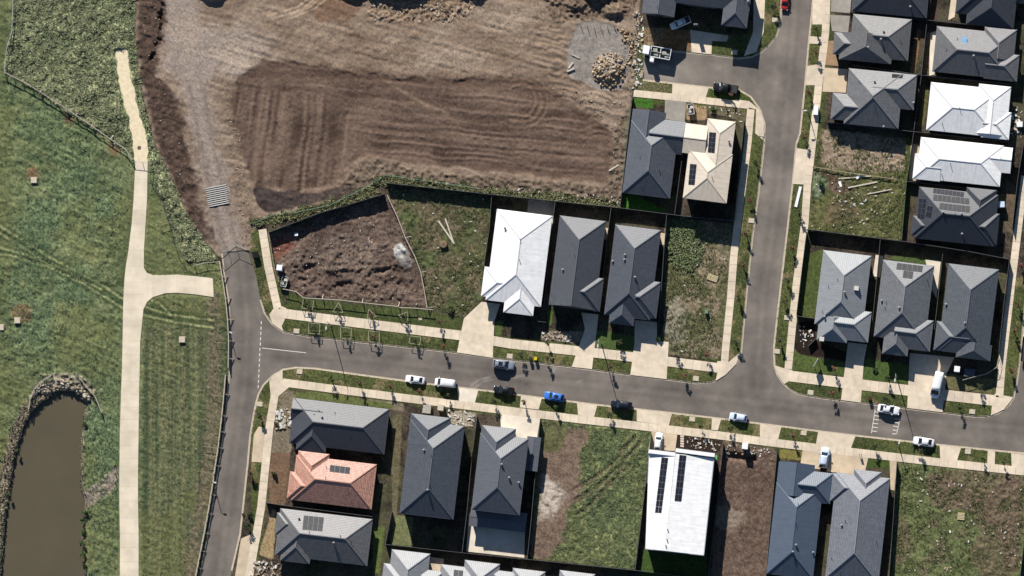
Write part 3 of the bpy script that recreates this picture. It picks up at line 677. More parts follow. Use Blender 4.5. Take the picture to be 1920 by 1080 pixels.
# slabs: (name, material, top height, outline)
SLABS = [
 ('driveway', CONC, .142, [(903,566),(938,570),(927,602),(924,671),(857,661),(870,597)]),
 ('driveway', CONC, .142, [(1090,586),(1122,590),(1119,619),(1110,692),(1072,688),(1097,617)]),
 ('driveway', CONC, .142, [(1190,600),(1232,604),(1232,640),(1254,641),(1250,711),(1182,703),(1190,640)]),
 ('driveway', CONC, .142, [(1590,642),(1626,646),(1620,676),(1614,755),(1577,750)]),
 ('driveway', CONC, .142, [(1706,662),(1790,670),(1775,700),(1767,773),(1701,765)]),
 ('driveway', CONC2, .142, [(857,727),(897,732),(890,757),(861,753)]),
 ('driveway', CONC, .142, [(977,743),(1016,747),(1010,768),(975,764)]),
 ('driveway', CONC, .142, [(1082,756),(1120,760),(1114,782),(1084,778)]),
 ('driveway', CONC, .142, [(1194,768),(1260,776),(1254,798),(1194,790)]),
 ('driveway', CONC, .142, [(1335,785),(1352,787),(1346,807),(1334,806)]),
 ('driveway', CONC, .142, [(1425,796),(1465,801),(1459,824),(1425,819)]),
 ('driveway', CONC, .142, [(1534,810),(1604,818),(1595,842),(1530,833)]),
 ('driveway', CONC, .142, [(1762,836),(1802,840),(1794,865),(1763,860)]),
 ('driveway', CONC, .142, [(1852,845),(1866,847),(1865,872),(1851,870)]),
 ('driveway', CONC, .142, [(1896,850),(1960,857),(1956,884),(1897,875)]),
 ('driveway', CONC, .142, [(1261,157),(1329,165),(1322,187),(1260,178)]),
 ('driveway', CONCG, .142, [(1247,186),(1287,192),(1284,229),(1246,223)]),
 ('driveway', CONC, .142, [(1294,56),(1366,67),(1363,78),(1335,77),(1334,102),(1297,98)]),
 ('driveway', CONCT, .136, [(1222,808),(1270,815),(1266,846),(1216,842)]),
 ('driveway', CONC2, .142, [(938,768),(1014,778),(1006,828),(940,820)]),
 ('driveway', CONCT, .142, [(1505,843),(1545,848),(1538,880),(1500,876)]),
 ('driveway', CONCT, .138, [(1556,850),(1628,859),(1620,892),(1550,884)]),
 ('driveway', CONC, .142, [(1526,-60),(1550,-60),(1546,46),(1523,46)]),
 ('driveway', CONC, .142, [(1519,68),(1546,70),(1544,83),(1517,82)]),
 ('driveway', CONCG, .142, [(1556,28),(1594,30),(1590,62),(1560,58)]),
 ('driveway', CONCG, .138, [(1560,-60),(1600,-60),(1594,25),(1558,22)]),
 ('driveway', PAVER, .142, [(1550,78),(1564,76),(1572,124),(1546,122)]),
 ('driveway', CONCT, .142, [(1546,127),(1590,130),(1586,174),(1542,172)]),
 ('driveway', CONC, .138, [(1514,124),(1538,120),(1530,160),(1510,160)]),
 ('driveway', CONC, .138, [(1494,278),(1514,281),(1508,346),(1486,345)]),
 ('patio', CONCG, .145, [(991,374),(1042,380),(1038,412),(988,404)]),
 ('patio', CONC2, .142, [(880,962),(985,975),(983,1046),(874,1034)]),
 ('patio', CONC2, .142, [(1642,478),(1656,480),(1650,520),(1636,518)]),
 ('patio', CONC2, .142, [(1735,487),(1764,490),(1756,560),(1746,540)]),
 ('patio', CONCT, .136, [(1112,424),(1142,428),(1138,450),(1116,448)]),
 ('patio', CONCT, .136, [(1232,436),(1250,438),(1246,460),(1232,458)]),
 ('patio', CONCT, .142, [(805,1044),(832,1048),(830,1080),(800,1075)]),
 ('patio', CONC2, .142, [(1024,408),(1040,410),(1036,430),(1026,440)]),
 ('patio', CONC, .142, [(1788,-40),(1800,-40),(1790,32),(1778,38)]),
 ('patio', CONC2, .142, [(1744,62),(1756,58),(1752,140),(1742,142)]),
 ('patio', CONCT, .142, [(1708,270),(1724,272),(1726,340),(1704,338)]),
 ('side_path', CONCT, .142, [(1668,862),(1682,864),(1677,920),(1670,918)]),
 ('kerb_corner', CONC, .138, [(505,590),(519,570),(537,578),(534,600),(528,612),(532,622),(511,607)]),
 ('kerb_corner', CONC, .138, [(1345,677),(1366,679),(1389,660),(1380,683),(1360,703),(1342,714),(1345,700)]),
 ('kerb_corner', CONC, .138, [(1452,685),(1468,690),(1486,694),(1478,716),(1470,720),(1458,702)]),
 ('kerb_corner', CONC, .138, [(1862,742),(1867,738),(1884,742),(1900,745),(1882,768),(1858,779)]),
 ('kerb_corner', CONC, .138, [(1378,186),(1405,190),(1425,207),(1433,232),(1430,262),(1416,250),(1418,205),(1395,200)]),
 ('kerb_corner', CONC, .138, [(530,712),(547,722),(520,745),(508,745),(505,715),(512,706),(530,695)]),
 ('kerb_corner', CONCT, .138, [(475,1000),(490,1000),(470,1090),(440,1085),(452,1010)]),
 ('pad', CONCT, .142, [(485,800),(508,804),(505,868),(472,866),(476,815)]),
 ('kerb_corner', CONC, .138, [(1415,-60),(1437,-60),(1432,60),(1418,98),(1395,105),(1412,60)]),
]
# footpaths: (centre line, width in photograph pixels, panel length m, material)
PATHS = [
 ('footpath', [(492,430),(503,500),(512,540),(521,580)], 15, 1.9, CONC),
 ('footpath', [(521,586),(540,589),(700,609),(862,629),(960,645),(1072,657),(1190,670),(1347,690)], 18, 1.9, CONC),
 ('footpath', [(1358,690),(1360,660),(1370,560),(1376,480),(1382,430),(1402,270),(1408,205)], 14, 1.9, CONC),
 ('footpath', [(1188,175),(1260,182),(1405,198)], 13, 1.9, CONC),
 ('footpath', [(1552,-70),(1548,60),(1543,100),(1535,160),(1524,262),(1514,345),(1509,420),(1493,535),(1478,692)], 14, 1.9, CONC),
 ('footpath', [(1480,705),(1585,718),(1710,733),(1773,741),(1872,752)], 20, 1.9, CONC),
 ('footpath', [(1922,330),(1910,420),(1898,520),(1878,690),(1874,745)], 14, 1.9, CONC),
 ('footpath', [(530,717),(560,721),(755,746),(870,760),(960,771),(1085,786),(1200,799),(1345,816),(1440,829),(1600,848),(1762,867),(1920,884),(2020,896)], 15, 1.9, CONC),
 ('footpath', [(515,742),(505,805),(498,872),(490,950),(478,1020),(455,1150)], 15, 1.9, CONC),
]
PARK_PATH = [  # left edge, right edge pairs going down
 ((254,302),(277,302)),((251,370),(276,370)),((247,420),(273,420)),((241,470),(270,470)),((236,500),(270,500)),((233,530),(272,530)),((232,552),(272,552)),((231,580),(269,580)),((230,640),(263,640)),((229,690),(262,690)),((227,740),(261,740)),((225,810),(260,810)),((224,885),(259,885)),((224,940),(259,940)),((225,1000),(260,1000)),((225,1080),(260,1080)),((224,1155),(260,1155))]
PARK_SPUR = [((270,503),(269,580)),((276,512),(276,566)),((287,516),(287,557)),((310,516),(310,550)),((332,515),(332,549)),((366,518),(366,552)),((399,522),(401,557))]
SAND_PATH = [((216,94),(236,92)),((219,120),(242,122)),((223,150),(247,150)),((230,180),(252,180)),((237,205),(260,205)),((245,235),(268,235)),((250,262),(273,262)),((254,302),(277,302))]

def ribbon_px(line, w):
    L = []; R = []
    for i, p in enumerate(line):
        a = line[max(i - 1, 0)]; b = line[min(i + 1, len(line) - 1)]
        d = Vector((b[0] - a[0], b[1] - a[1])).normalized(); n = Vector((-d.y, d.x)) * (w / 2)
        L.append((p[0] + n.x, p[1] + n.y)); R.append((p[0] - n.x, p[1] - n.y))
    return L, R
HARD = road_m.copy()
def clear_under(poly, zmax=0.07):
    global Z
    w = window(poly, 12); m = blur(_inside(poly, U[w], V[w]), 2) > .1
    Z[w] = np.where(m, np.minimum(Z[w], zmax), Z[w]); HARD[w] |= m

def soil_under_slabs():
    for nm, m, z, p in SLABS: clear_under(p)
    for nm, line, w, pl, m in PATHS:
        L, R = ribbon_px(line, w); clear_under(L + R[::-1])
    for prs in (PARK_PATH, PARK_SPUR, SAND_PATH):
        clear_under([a for a, b in prs] + [b for a, b in prs][::-1], .03)

def resample(line, step):
    out = [Vector(line[0])]
    for a, b in zip(line[:-1], line[1:]):
        a = Vector(a); b = Vector(b); n = max(1, round((b - a).length / step))
        for k in range(1, n + 1): out.append(a.lerp(b, k / n))
    return out

def build_hard():
    # road sheet with wheel-worn lanes
    st = 6
    xs = np.arange(356, 2026, st, dtype=float); ys = np.arange(-84, 1164, st, dtype=float)
    pts = [W(u, v) for u, v in ROAD]
    bm = bmesh.new(); vv = [bm.verts.new((p.x, p.y, 0)) for p in pts]
    tri = tessellate_polygon([[Vector((p.x, p.y, 0)) for p in pts]])
    for t in tri:
        try: bm.faces.new([vv[i] for i in t])
        except ValueError: pass
    bmesh.ops.subdivide_edges(bm, edges=bm.edges[:], cuts=0) if False else None
    for it in range(9):
        lng = [e for e in bm.edges if e.calc_length() > .9]
        if not lng: break
        bmesh.ops.subdivide_edges(bm, edges=lng, cuts=1); bmesh.ops.triangulate(bm, faces=bm.faces[:])
    bmesh.ops.recalc_face_normals(bm, faces=bm.faces)
    for f in bm.faces:
        if f.normal.z < 0: f.normal_flip()
    me = bpy.data.meshes.new('road'); bm.to_mesh(me); bm.free()
    co = np.zeros(len(me.vertices) * 3); me.vertices.foreach_get('co', co); co = co.reshape(-1, 3)
    X = co[:, 0] / S + 960; Y = 540 - co[:, 1] / S
    wear = np.ones(len(X))
    for ln, wdt in (([(500,655),(700,672),(960,707),(1200,736),(1420,760),(1600,785),(1920,815)], 1), ([(1500,-80),(1492,40),(1478,200),(1455,400),(1430,560),(1420,740)], 1), ([(450,480),(460,600),(458,700),(445,800),(425,950),(400,1150)], 1)):
        d = dist(ln, X, Y)
        wear += -.10 * np.exp(-((d - 8) / 4) ** 2) + .06 * np.exp(-(d / 4) ** 2) + .10 * np.exp(-((d - 24) / 5) ** 2)
    wear *= .94 + .12 * fbm(X, Y, 60, 3, 2)
    ns = np.exp(-((X - 1460) / 60) ** 2) * (Y < 640); wear *= 1 + .08 * ns
    for ln, wd, am in (([(884,722),(900,712),(918,708)],2.2,.8),([(890,728),(905,716),(925,712)],1.8,.7),([(965,708),(985,704)],3,.6),([(1036,700),(1040,690)],3,.8),([(1084,718),(1092,716)],2.5,.6),([(1240,122),(1256,126)],3,.7),([(930,744),(990,752)],2.5,.4),([(880,740),(884,728)],4,.9),([(1330,118),(1350,128)],5,.25),([(1560,760),(1600,766)],4,.3)):
        wear += am * np.exp(-(dist(ln, X, Y) / wd) ** 2) * (.4 + .8 * vn(X, Y, 5, None, 3))
    for ux, vy, rr_, am in ((1064,702,5,-.2),(988,722,6,-.22),(838,690,4,-.18),(1500,768,6,-.2),(1290,742,5,-.18),(1470,160,8,-.12),(458,560,6,-.14),(1446,480,7,-.1),(700,668,5,-.15)):
        wear += am * np.exp(-((np.hypot(X - ux, (Y - vy) * 1.6)) / rr_) ** 2)
    wear += .10 * (vn(X + Y * .2, Y, 120, 14, 6) - .5) + .12 * (fbm(X, Y, 30, 3, 8) - .5)
    ct = sst(1340 - X, 0, 120) * (Y < 180) * (X > 1190); wear *= 1 + .5 * ct
    ca = me.color_attributes.new('wear', 'FLOAT_COLOR', 'POINT')
    ca.data.foreach_set('color', np.stack([wear, wear, wear, np.ones(len(X))], 1).ravel())
    me.materials.append(asphalt_material())
    o = bpy.data.objects.new('road', me); COL.objects.link(o); struct(o)
    # kerbs
    def idx(p): return ROAD.index(p)
    runs = [((415,475), (362,1150), 3.2), ((435,1070), (2020,862), 3.6), ((1922,560), (1531,-80), 3.6), ((1464,-80), (1207,92), 3.6), ((1205,151), (489,562), 3.6)]
    for a, b, w in runs:
        ln = ROAD[idx(a):idx(b) + 1]
        P = [W(u, v) for u, v in ln]
        P = [p.copy() for p in P]
        m = MB(); ring = []
        for i, p in enumerate(P):
            d = (P[min(i + 1, len(P) - 1)] - P[max(i - 1, 0)]).normalized()
            n_ = Vector((d.y, -d.x, 0))       # outward (outline runs with the road on its left)
            ring.append((p, n_))
        # find outward side
        tst = ring[len(ring) // 2]; q = tst[0] + tst[1] * .8
        uv_ = (q.x / S + 960, 540 - q.y / S)
        sg = -1 if bool(inside(ROAD, np.array([uv_[0]]), np.array([uv_[1]]))[0]) else 1
        rings = []
        for p, n_ in ring:
            o_ = n_ * sg
            rings.append([p - o_ * .30 + Vector((0, 0, -.1)), p - o_ * .30 + Vector((0, 0, .015)), p + Vector((0, 0, .03)), p + o_ * .04 + Vector((0, 0, .125)), p + o_ * (w * S - .3) + Vector((0, 0, .13)), p + o_ * (w * S - .3) + Vector((0, 0, -.1))])
        m.loft(rings)
        o = m.build('kerb', KERB); fix_normals(o); struct(o)
    # slabs
    for nm, mt, z, p in SLABS:
        o = MB().prism(wpoly(p), -.05, z).build(nm, mt); struct(o)
    # footpaths in bays
    def bays(name, pairs, mt, z, gap=.02, parent=None):
        root = parent
        k = 0
        for (a0, b0), (a1, b1) in zip(pairs[:-1], pairs[1:]):
            a0, b0, a1, b1 = [Vector(x) for x in (a0, b0, a1, b1)]
            d = ((a1 - a0) + (b1 - b0)).normalized() * (gap / 2)
            MB().prism([a0 + d, b0 + d, b1 - d, a1 - d], -.04, z).build('paving_bay', mt, root); k += 1
    for nm, line, w, pl, mt in PATHS:
        ln = resample([W(u, v) for u, v in line], pl)
        prs = []
        for i, p in enumerate(ln):
            d = (ln[min(i + 1, len(ln) - 1)] - ln[max(i - 1, 0)]).normalized(); n_ = Vector((-d.y, d.x, 0)) * (w * S / 2)
            prs.append((p + n_, p - n_))
        base = MB()
        base.loft([[a * .998 + b * .002 + Vector((0, 0, -.05)), b * .998 + a * .002 + Vector((0, 0, -.05)), b * .998 + a * .002 + Vector((0, 0, .128)), a * .998 + b * .002 + Vector((0, 0, .128))] for a, b in prs])
        root = base.build(nm, JOINT); fix_normals(root); struct(root)
        bays('paving_bay', prs, mt, .150, .045, root)
    def pairline(prs, step):
        out = [(W(*prs[0][0]), W(*prs[0][1]))]
        for (a0, b0), (a1, b1) in zip(prs[:-1], prs[1:]):
            a0, b0, a1, b1 = W(*a0), W(*b0), W(*a1), W(*b1)
            n_ = max(1, round((a1 - a0).length / step))
            for k in range(1, n_ + 1): out.append((a0.lerp(a1, k / n_), b0.lerp(b1, k / n_)))
        return out
    PC = mat('park_path_concrete', A(232, 218, 194), .9, .07, .5, .2, 30, objrand=.02)
    for nm, prs, z in (('park_path', PARK_PATH, .13), ('park_path_spur', PARK_SPUR, .126)):
        pr = pairline(prs, 3.2)
        root = MB().loft([[a + Vector((0, 0, -.05)), b + Vector((0, 0, -.05)), b + Vector((0, 0, z - .014)), a + Vector((0, 0, z - .014))] for a, b in pr]).build(nm, JOINT); fix_normals(root); struct(root)
        bays('paving_bay', pr, PC, z, .02, root)
    # unfinished sandy end of the path, ragged edges
    pr = pairline(SAND_PATH, .5); m = MB(); rings = []
    rr = random.Random(5); jl = jr = 0
    for a, b in pr:
        jl = .7 * jl + rr.uniform(-.2, .2); jr = .7 * jr + rr.uniform(-.2, .2); d = (b - a).normalized()
        a2 = a + d * jl; b2 = b + d * jr; zz = .09
        rings.append([a2 + Vector((0, 0, -.05)), b2 + Vector((0, 0, -.05)), b2 + Vector((0, 0, zz)), a2 + Vector((0, 0, zz))])
    o = m.loft(rings).build('sand_path', mat('crushed_sand', A(236, 220, 186), .95, .12, 1.2, .4, 12)); fix_normals(o); struct(o)
    # painted markings
    PAINT = mat('road_paint', A(226, 222, 214), .8, .2, 4.0)
    def mark(name, a, b, w):
        p = W(*a); q = W(*b); d = (q - p).normalized(); n_ = Vector((-d.y, d.x, 0)) * (w * S / 2)
        m_ = MB().add([x + Vector((0, 0, .005)) for x in (p - n_, q - n_, q + n_, p + n_)], [(0, 1, 2, 3)])
        o = m_.build(name, PAINT); fix_normals(o)
        if o.data.polygons[0].normal.z < 0: o.data.flip_normals()
        return struct(o)
    y = 602
    while y < 732:
        x = 490 - (y - 602) * .048; mark('give_way_dash', (x, y), (x - .2, y + 6), 1.6); y += 10
    mark('centre_line', (491, 652.5), (574, 661.5), 1.3)
    mark('hump_edge_line', (1641, 767), (1634, 812), 1.2); mark('hump_edge_line', (1688, 782), (1681, 815), 1.2)
    for k in range(6): mark('hump_tick', (1641 - k * 1.1, 772 + k * 7.2), (1650 - k * 1.1, 773.2 + k * 7.2), 1.5)
    for k in range(5): mark('hump_tick', (1677 - k * 1.1, 785 + k * 7), (1686 - k * 1.1, 786.2 + k * 7), 1.5)
    # pond water
    wm = bpy.data.materials.new('muddy_water'); wm.use_nodes = True; n = wm.node_tree.nodes; l = wm.node_tree.links; b = n['Principled BSDF']
    b.inputs['Roughness'].default_value = .15; b.inputs['Specular IOR Level'].default_value = .3
    tc = n.new('ShaderNodeTexCoord'); nz = n.new('ShaderNodeTexNoise'); nz.inputs['Scale'].default_value = 3; nz.inputs['Detail'].default_value = 4; l.new(tc.outputs['Object'], nz.inputs['Vector'])
    n5 = n.new('ShaderNodeTexNoise'); n5.inputs['Scale'].default_value = .12; n5.inputs['Detail'].default_value = 6; l.new(tc.outputs['Object'], n5.inputs['Vector'])
    mxw = n.new('ShaderNodeMix'); mxw.data_type = 'RGBA'; mxw.inputs['A'].default_value = (*A(88, 82, 66), 1); mxw.inputs['B'].default_value = (*A(103, 95, 77), 1); l.new(n5.outputs['Fac'], mxw.inputs['Factor']); l.new(mxw.outputs['Result'], b.inputs['Base Color'])
    bp = n.new('ShaderNodeBump'); bp.inputs['Strength'].default_value = .3; bp.inputs['Distance'].default_value = .03; l.new(nz.outputs['Fac'], bp.inputs['Height']); l.new(bp.outputs['Normal'], b.inputs['Normal'])
    cx = sum(p[0] for p in POND) / len(POND)
    big = [(cx + (u - cx) * 1.14, v - (8 if v < 780 else 0)) for u, v in POND]
    P = [W(u, v) for u, v in big]; m = MB(); m.prism(P, -1.6, -.75)
    o = m.build('pond_water', wm); struct(o)
# ------------------------------------------------------------------ houses
WALLB = mat('rendered_wall', A(196, 186, 172), .85, .08, 1.0)
WALLG = mat('grey_wall', A(128, 128, 128), .85, .08, 1.0)
WALLW = mat('white_wall', A(226, 224, 220), .85, .05, 1.0)
WALLR = mat('brick_wall', A(150, 120, 100), .9, .2, 8.0)
GLASS = mat('window_glass', (.03, .04, .05), .08, .1, 1.0, spec=.6)
FRAME = mat('window_frame', A(60, 60, 62), .5, .05)
GDOOR = mat('garage_door', A(120, 118, 116), .6, .05)
SOLAR = mat('solar_cell', (.012, .013, .020), .5, .25, .8, spec=.12)
SOLARG = mat('solar_cell_grey', (.032, .032, .034), .55, .15, .8, spec=.12)
PANELF = mat('panel_frame', (.12, .13, .16), .5, .05, spec=.2)
VENT = mat('vent_metal', A(150, 150, 152), .5, .1)
VENTD = mat('vent_dark', A(52, 54, 58), .6, .1)

def rect_px(x1, y1, x2, y2, th):
    u = Vector((math.cos(th), math.sin(th))); v = Vector((-math.sin(th), math.cos(th)))
    d = Vector((x2 - x1, y2 - y1)); a = d.dot(u); b = d.dot(v); t = Vector((x1, y1))
    return [t, t + u * a, t + u * a + v * b, t + v * b]      # TL TR BR BL

def house(name, label, secs, roofm, wallm=WALLB, eave=2.6, pitch=.465, ang=7.0, vents=(), solar=(), cap=1.25, storeys=1, group=None, capcol=None, windows=True, notches=()):
    """secs: (x1, y1, x2, y2, axis, ends[, eave[, pitch]]) with ends 'hh','hb','gb'... h hip, g gable, b buried"""
    th = math.radians(ang)
    c0 = rect_px(*secs[0][:4], th); ctr = (c0[0] + c0[2]) / 2
    root = empty(name, W(ctr.x, ctr.y, 0)); tag(root, label, 'house', group)
    inv = -root.location
    allv = []; allf = []
    capmat = mat(roofm.name + '_cap', tuple(min(1, x * cap) for x in (capcol or roofm['col'])), .55, .08)
    fascia = mat(roofm.name + '_gutter', tuple(min(.8, x * 1.15 + .015) for x in (capcol or roofm['col'])), .5, .05)
    roof_objs = []
    for i, sct in enumerate(secs):
        x1, y1, x2, y2, ax, ends = sct[:6]
        e = (sct[6] if len(sct) > 6 and sct[6] else eave) + i * .007
        pt = sct[7] if len(sct) > 7 else pitch
        q = rect_px(x1, y1, x2, y2, th)
        TL, TR, BR, BL = [W(p.x, p.y, e) for p in q]
        if ax == 'x': p0, p1, p2, p3 = TL, TR, BR, BL           # ridge from left to right
        else: p0, p1, p2, p3 = TR, BR, BL, TL                    # ridge from top to bottom
        g = i * .004
        L = (p1 - p0).length; Wd = (p3 - p0).length; half = Wd / 2
        du_ = (p1 - p0).normalized(); dw = (p3 - p0).normalized()
        p0 = p0 - du_ * g - dw * g; p1 = p1 + du_ * g - dw * g; p2 = p2 + du_ * g + dw * g; p3 = p3 - du_ * g + dw * g
        rh = half * pt
        i0 = min(half, L / 2) if ends[0] == 'h' else 0; i1 = min(half, L / 2) if ends[1] == 'h' else 0
        r0 = (p0 + p3) / 2 + du_ * i0 + Vector((0, 0, rh)); r1 = (p1 + p2) / 2 - du_ * i1 + Vector((0, 0, rh))
        if (r1 - r0).dot(du_) < .01: r1 = r0 + du_ * .01
        fz = Vector((0, 0, -.20))
        m = MB(); uvs = []
        def face(pts, org, ud):
            k = len(m.v); m.v += [tuple(p + inv) for p in pts]; m.f.append(tuple(range(k, k + len(pts))))
            n_ = (pts[1] - pts[0]).cross(pts[2] - pts[0]).normalized(); vd = n_.cross(ud)
            for p in pts: uvs.append(((p - org).dot(ud), (p - org).dot(vd)))
            allf.append(tuple(range(len(allv), len(allv) + len(pts)))); allv.extend([p.copy() for p in pts])
        def up(pts):
            n_ = (pts[1] - pts[0]).cross(pts[2] - pts[0])
            return pts if n_.z > 0 else pts[::-1]
        face(up([p0, p1, r1, r0]), p0, du_); face(up([p2, p3, r0, r1]), p2, du_)
        caps = [(r0, r1)]
        for en, pa, pb, rr in ((ends[0], p3, p0, r0), (ends[1], p1, p2, r1)):
            if en == 'h': face(up([pa, pb, rr]), pa, dw); caps += [(pa, rr), (pb, rr)]
            else:
                k = len(m.v); m.v += [tuple(p + inv) for p in (pa, pb, rr)]; m.f.append((k, k + 1, k + 2)); uvs += [(0, 0)] * 3
        o = m.build('roof', roofm, root)
        uvl = o.data.uv_layers.new(name='UVMap')
        for li, uv_ in enumerate(uvs): uvl.data[li].uv = uv_
        roof_objs.append(o)
        # eaves box: gutter, fascia and soffit
        k = MB(); b = [p0, p1, p2, p3]
        tp = [p + Vector((0, 0, -.012)) + (p - (p0 + p2) / 2).normalized() * .05 + inv for p in b]; bt = [p + fz for p in tp]
        inn = [p + ((p0 + p2) / 2 - p).normalized() * .20 + inv + Vector((0, 0, -.012)) for p in b]
        f = [(0, 1, 5, 4), (1, 2, 6, 5), (2, 3, 7, 6), (3, 0, 4, 7), (4, 5, 6, 7)]
        f += [(0, 1, 9, 8), (1, 2, 10, 9), (2, 3, 11, 10), (3, 0, 8, 11)]
        k.add(tp + bt + inn, f)
        go = k.build('gutter', fascia, o); fix_normals(go)
        # ridge and hip capping
        for a_, b_ in caps:
            if (b_ - a_).length < .3: continue
            MB().bar(a_ + inv + Vector((0, 0, .02)), b_ + inv + Vector((0, 0, .02)), .20, .09).build('ridge_cap', capmat, o)
        # walls
        ins = .45 + i * .009
        w = [p0 + du_ * ins + dw * ins, p1 - du_ * ins + dw * ins, p2 - du_ * ins - dw * ins, p3 + du_ * ins - dw * ins]
        if (p1 - p0).length > 1.4 and (p3 - p0).length > 1.4:
            wo = MB().prism([(p + inv) for p in w], -.1, e - .19).build('wall', wallm, root)
            if windows:
                levels = [1.5] if e < 4 else [1.5, 4.2]
                for s_ in range(4):
                    a_, b_ = w[s_], w[(s_ + 1) % 4]; ln = (b_ - a_).length
                    if ln < 4: continue
                    dd = (b_ - a_).normalized(); nn = Vector((dd.y, -dd.x, 0)); cc = (w[0] + w[2]) / 2
                    if nn.dot((a_ + b_) / 2 - cc) < 0: nn = -nn
                    for lv in levels:
                        if lv > e: continue
                        for fr in ((.3, .7) if ln > 9 else (.5,)):
                            p = a_.lerp(b_, fr) + nn * .012 + inv; p.z = lv
                            wi = MB().box((p.x, p.y, p.z), (1.7, .10, 1.25), math.atan2(dd.y, dd.x)).build('window', FRAME, wo)
                            p2_ = p + nn * .045
                            MB().box((p2_.x, p2_.y, p2_.z), (1.54, .04, 1.09), math.atan2(dd.y, dd.x)).build('pane', GLASS, wi)
    bvh = BVHTree.FromPolygons(allv, allf)
    def hit(u, v):
        d = ray(u, v).normalized(); r = bvh.ray_cast(CAM, d)
        return (r[0], r[1]) if r[0] is not None else (None, None)
    for vt in vents:
        u, v = vt[:2]; kind = vt[2] if len(vt) > 2 else 'p'
        p, n_ = hit(u, v)
        if p is None: continue
        p = p + inv
        if kind == 'w':
            MB().tube([p + Vector((0, 0, -.05)), p + Vector((0, 0, .25)), p + Vector((0, 0, .28)), p + Vector((0, 0, .45)), p + Vector((0, 0, .58))], [.13, .13, .24, .26, .08], 10).build('roof_ventilator', VENT, root)
        elif kind == 'b':
            MB().box((p.x, p.y, p.z + .2), (1.0, .9, .7), -th).build('cooler_unit', mat('cooler', A(214, 210, 204), .6, .05), root)
        elif kind == 's':
            o = MB().bar(p + Vector((-.5, 0, .14)), p + Vector((.5, 0, .14)), 2.1, .10).build('skylight', mat('skylight_blue', A(150, 196, 240), .15, .1, spec=.6), root)
        else:
            MB().tube([p + Vector((0, 0, -.05)), p + Vector((0, 0, .55))], [.07, .07], 8).build('vent_pipe', VENTD if kind == 'd' else VENT, root)
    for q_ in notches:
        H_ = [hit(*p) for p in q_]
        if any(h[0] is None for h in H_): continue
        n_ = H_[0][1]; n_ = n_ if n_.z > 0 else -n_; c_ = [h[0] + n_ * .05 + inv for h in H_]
        fix_normals(MB().add(c_ + [p - n_ * .2 for p in c_], [(0, 1, 2, 3), (7, 6, 5, 4), (0, 4, 5, 1), (1, 5, 6, 2), (2, 6, 7, 3), (3, 7, 4, 0)]).build('notch_shade_plate', mat('notch_shade_plate', (.012, .013, .016), .9, .1), root))  # near-black plate laid on the roof, standing for shade inside an eave cut-out
    for so in solar:
        (a, b, c, d), nc, nr = so[:3]; sm = so[3] if len(so) > 3 else SOLAR
        H_ = [hit(*p) for p in (a, b, c, d)]
        if any(h[0] is None for h in H_): continue
        n_ = H_[0][1]; n_ = n_ if n_.z > 0 else -n_
        P = [h[0] + n_ * .09 for h in H_]
        for r_ in range(nr):
            for k_ in range(nc):
                def bl(s_, t_): return P[0].lerp(P[1], s_).lerp(P[3].lerp(P[2], s_), t_)
                g_ = .03; cs = [bl((k_ + g_) / nc, (r_ + g_) / nr), bl((k_ + 1 - g_) / nc, (r_ + g_) / nr), bl((k_ + 1 - g_) / nc, (r_ + 1 - g_) / nr), bl((k_ + g_) / nc, (r_ + 1 - g_) / nr)]
                m = MB(); m.add([c_ + inv for c_ in cs] + [c_ + inv - n_ * .04 for c_ in cs], [(0, 1, 2, 3), (7, 6, 5, 4), (0, 4, 5, 1), (1, 5, 6, 2), (2, 6, 7, 3), (3, 7, 4, 0)])
                f = m.build('solar_panel', PANELF, root); fix_normals(f)
                cc = sum(cs, Vector()) / 4; cs2 = [c_.lerp(cc, .045) + n_ * .008 for c_ in cs]
                m = MB(); m.add([c_ + inv for c_ in cs2] + [c_ + inv - n_ * .006 for c_ in cs2], [(0, 1, 2, 3), (7, 6, 5, 4), (0, 4, 5, 1), (1, 5, 6, 2), (2, 6, 7, 3), (3, 7, 4, 0)])
                f2 = m.build('cell_sheet', sm, f); fix_normals(f2)
    return root, hit

def RM(name, rgb, kind='tile', rough=.45, rib=1.0):
    c = tuple(x * (.86 if max(rgb) < 200 else 1) for x in A(*rgb)); m = roof_mat(name, c, kind, rough, rib=rib); m['col'] = c; return m
R_CHAR = RM('charcoal_tile', (82, 85, 92)); R_GREY = RM('mid_grey_tile', (122, 122, 124)); R_SLATE = RM('slate_blue_tile', (90, 96, 106)); R_BLUE = RM('blue_steel', (88, 101, 119), 'steel', .5)
R_DARK = RM('dark_tile', (66, 71, 80)); R_PALE = RM('pale_grey_steel', (150, 152, 156), 'steel', .5); R_WHITE = RM('white_steel', (250, 250, 249), 'steel', .5, .15); R_BEIGE = RM('beige_steel', (222, 209, 190), 'steel', .5, .3)
R_TERRA = RM('terracotta_tile', (220, 164, 142), 'terracotta', .55); R_STEEL = RM('grey_steel', (112, 115, 120), 'steel', .5); R_SLATE2 = RM('slate_grey_steel', (98, 102, 110), 'steel', .5)
for k_, m_ in (('white', R_WHITE),):
    m_['col'] = A(236, 238, 242)

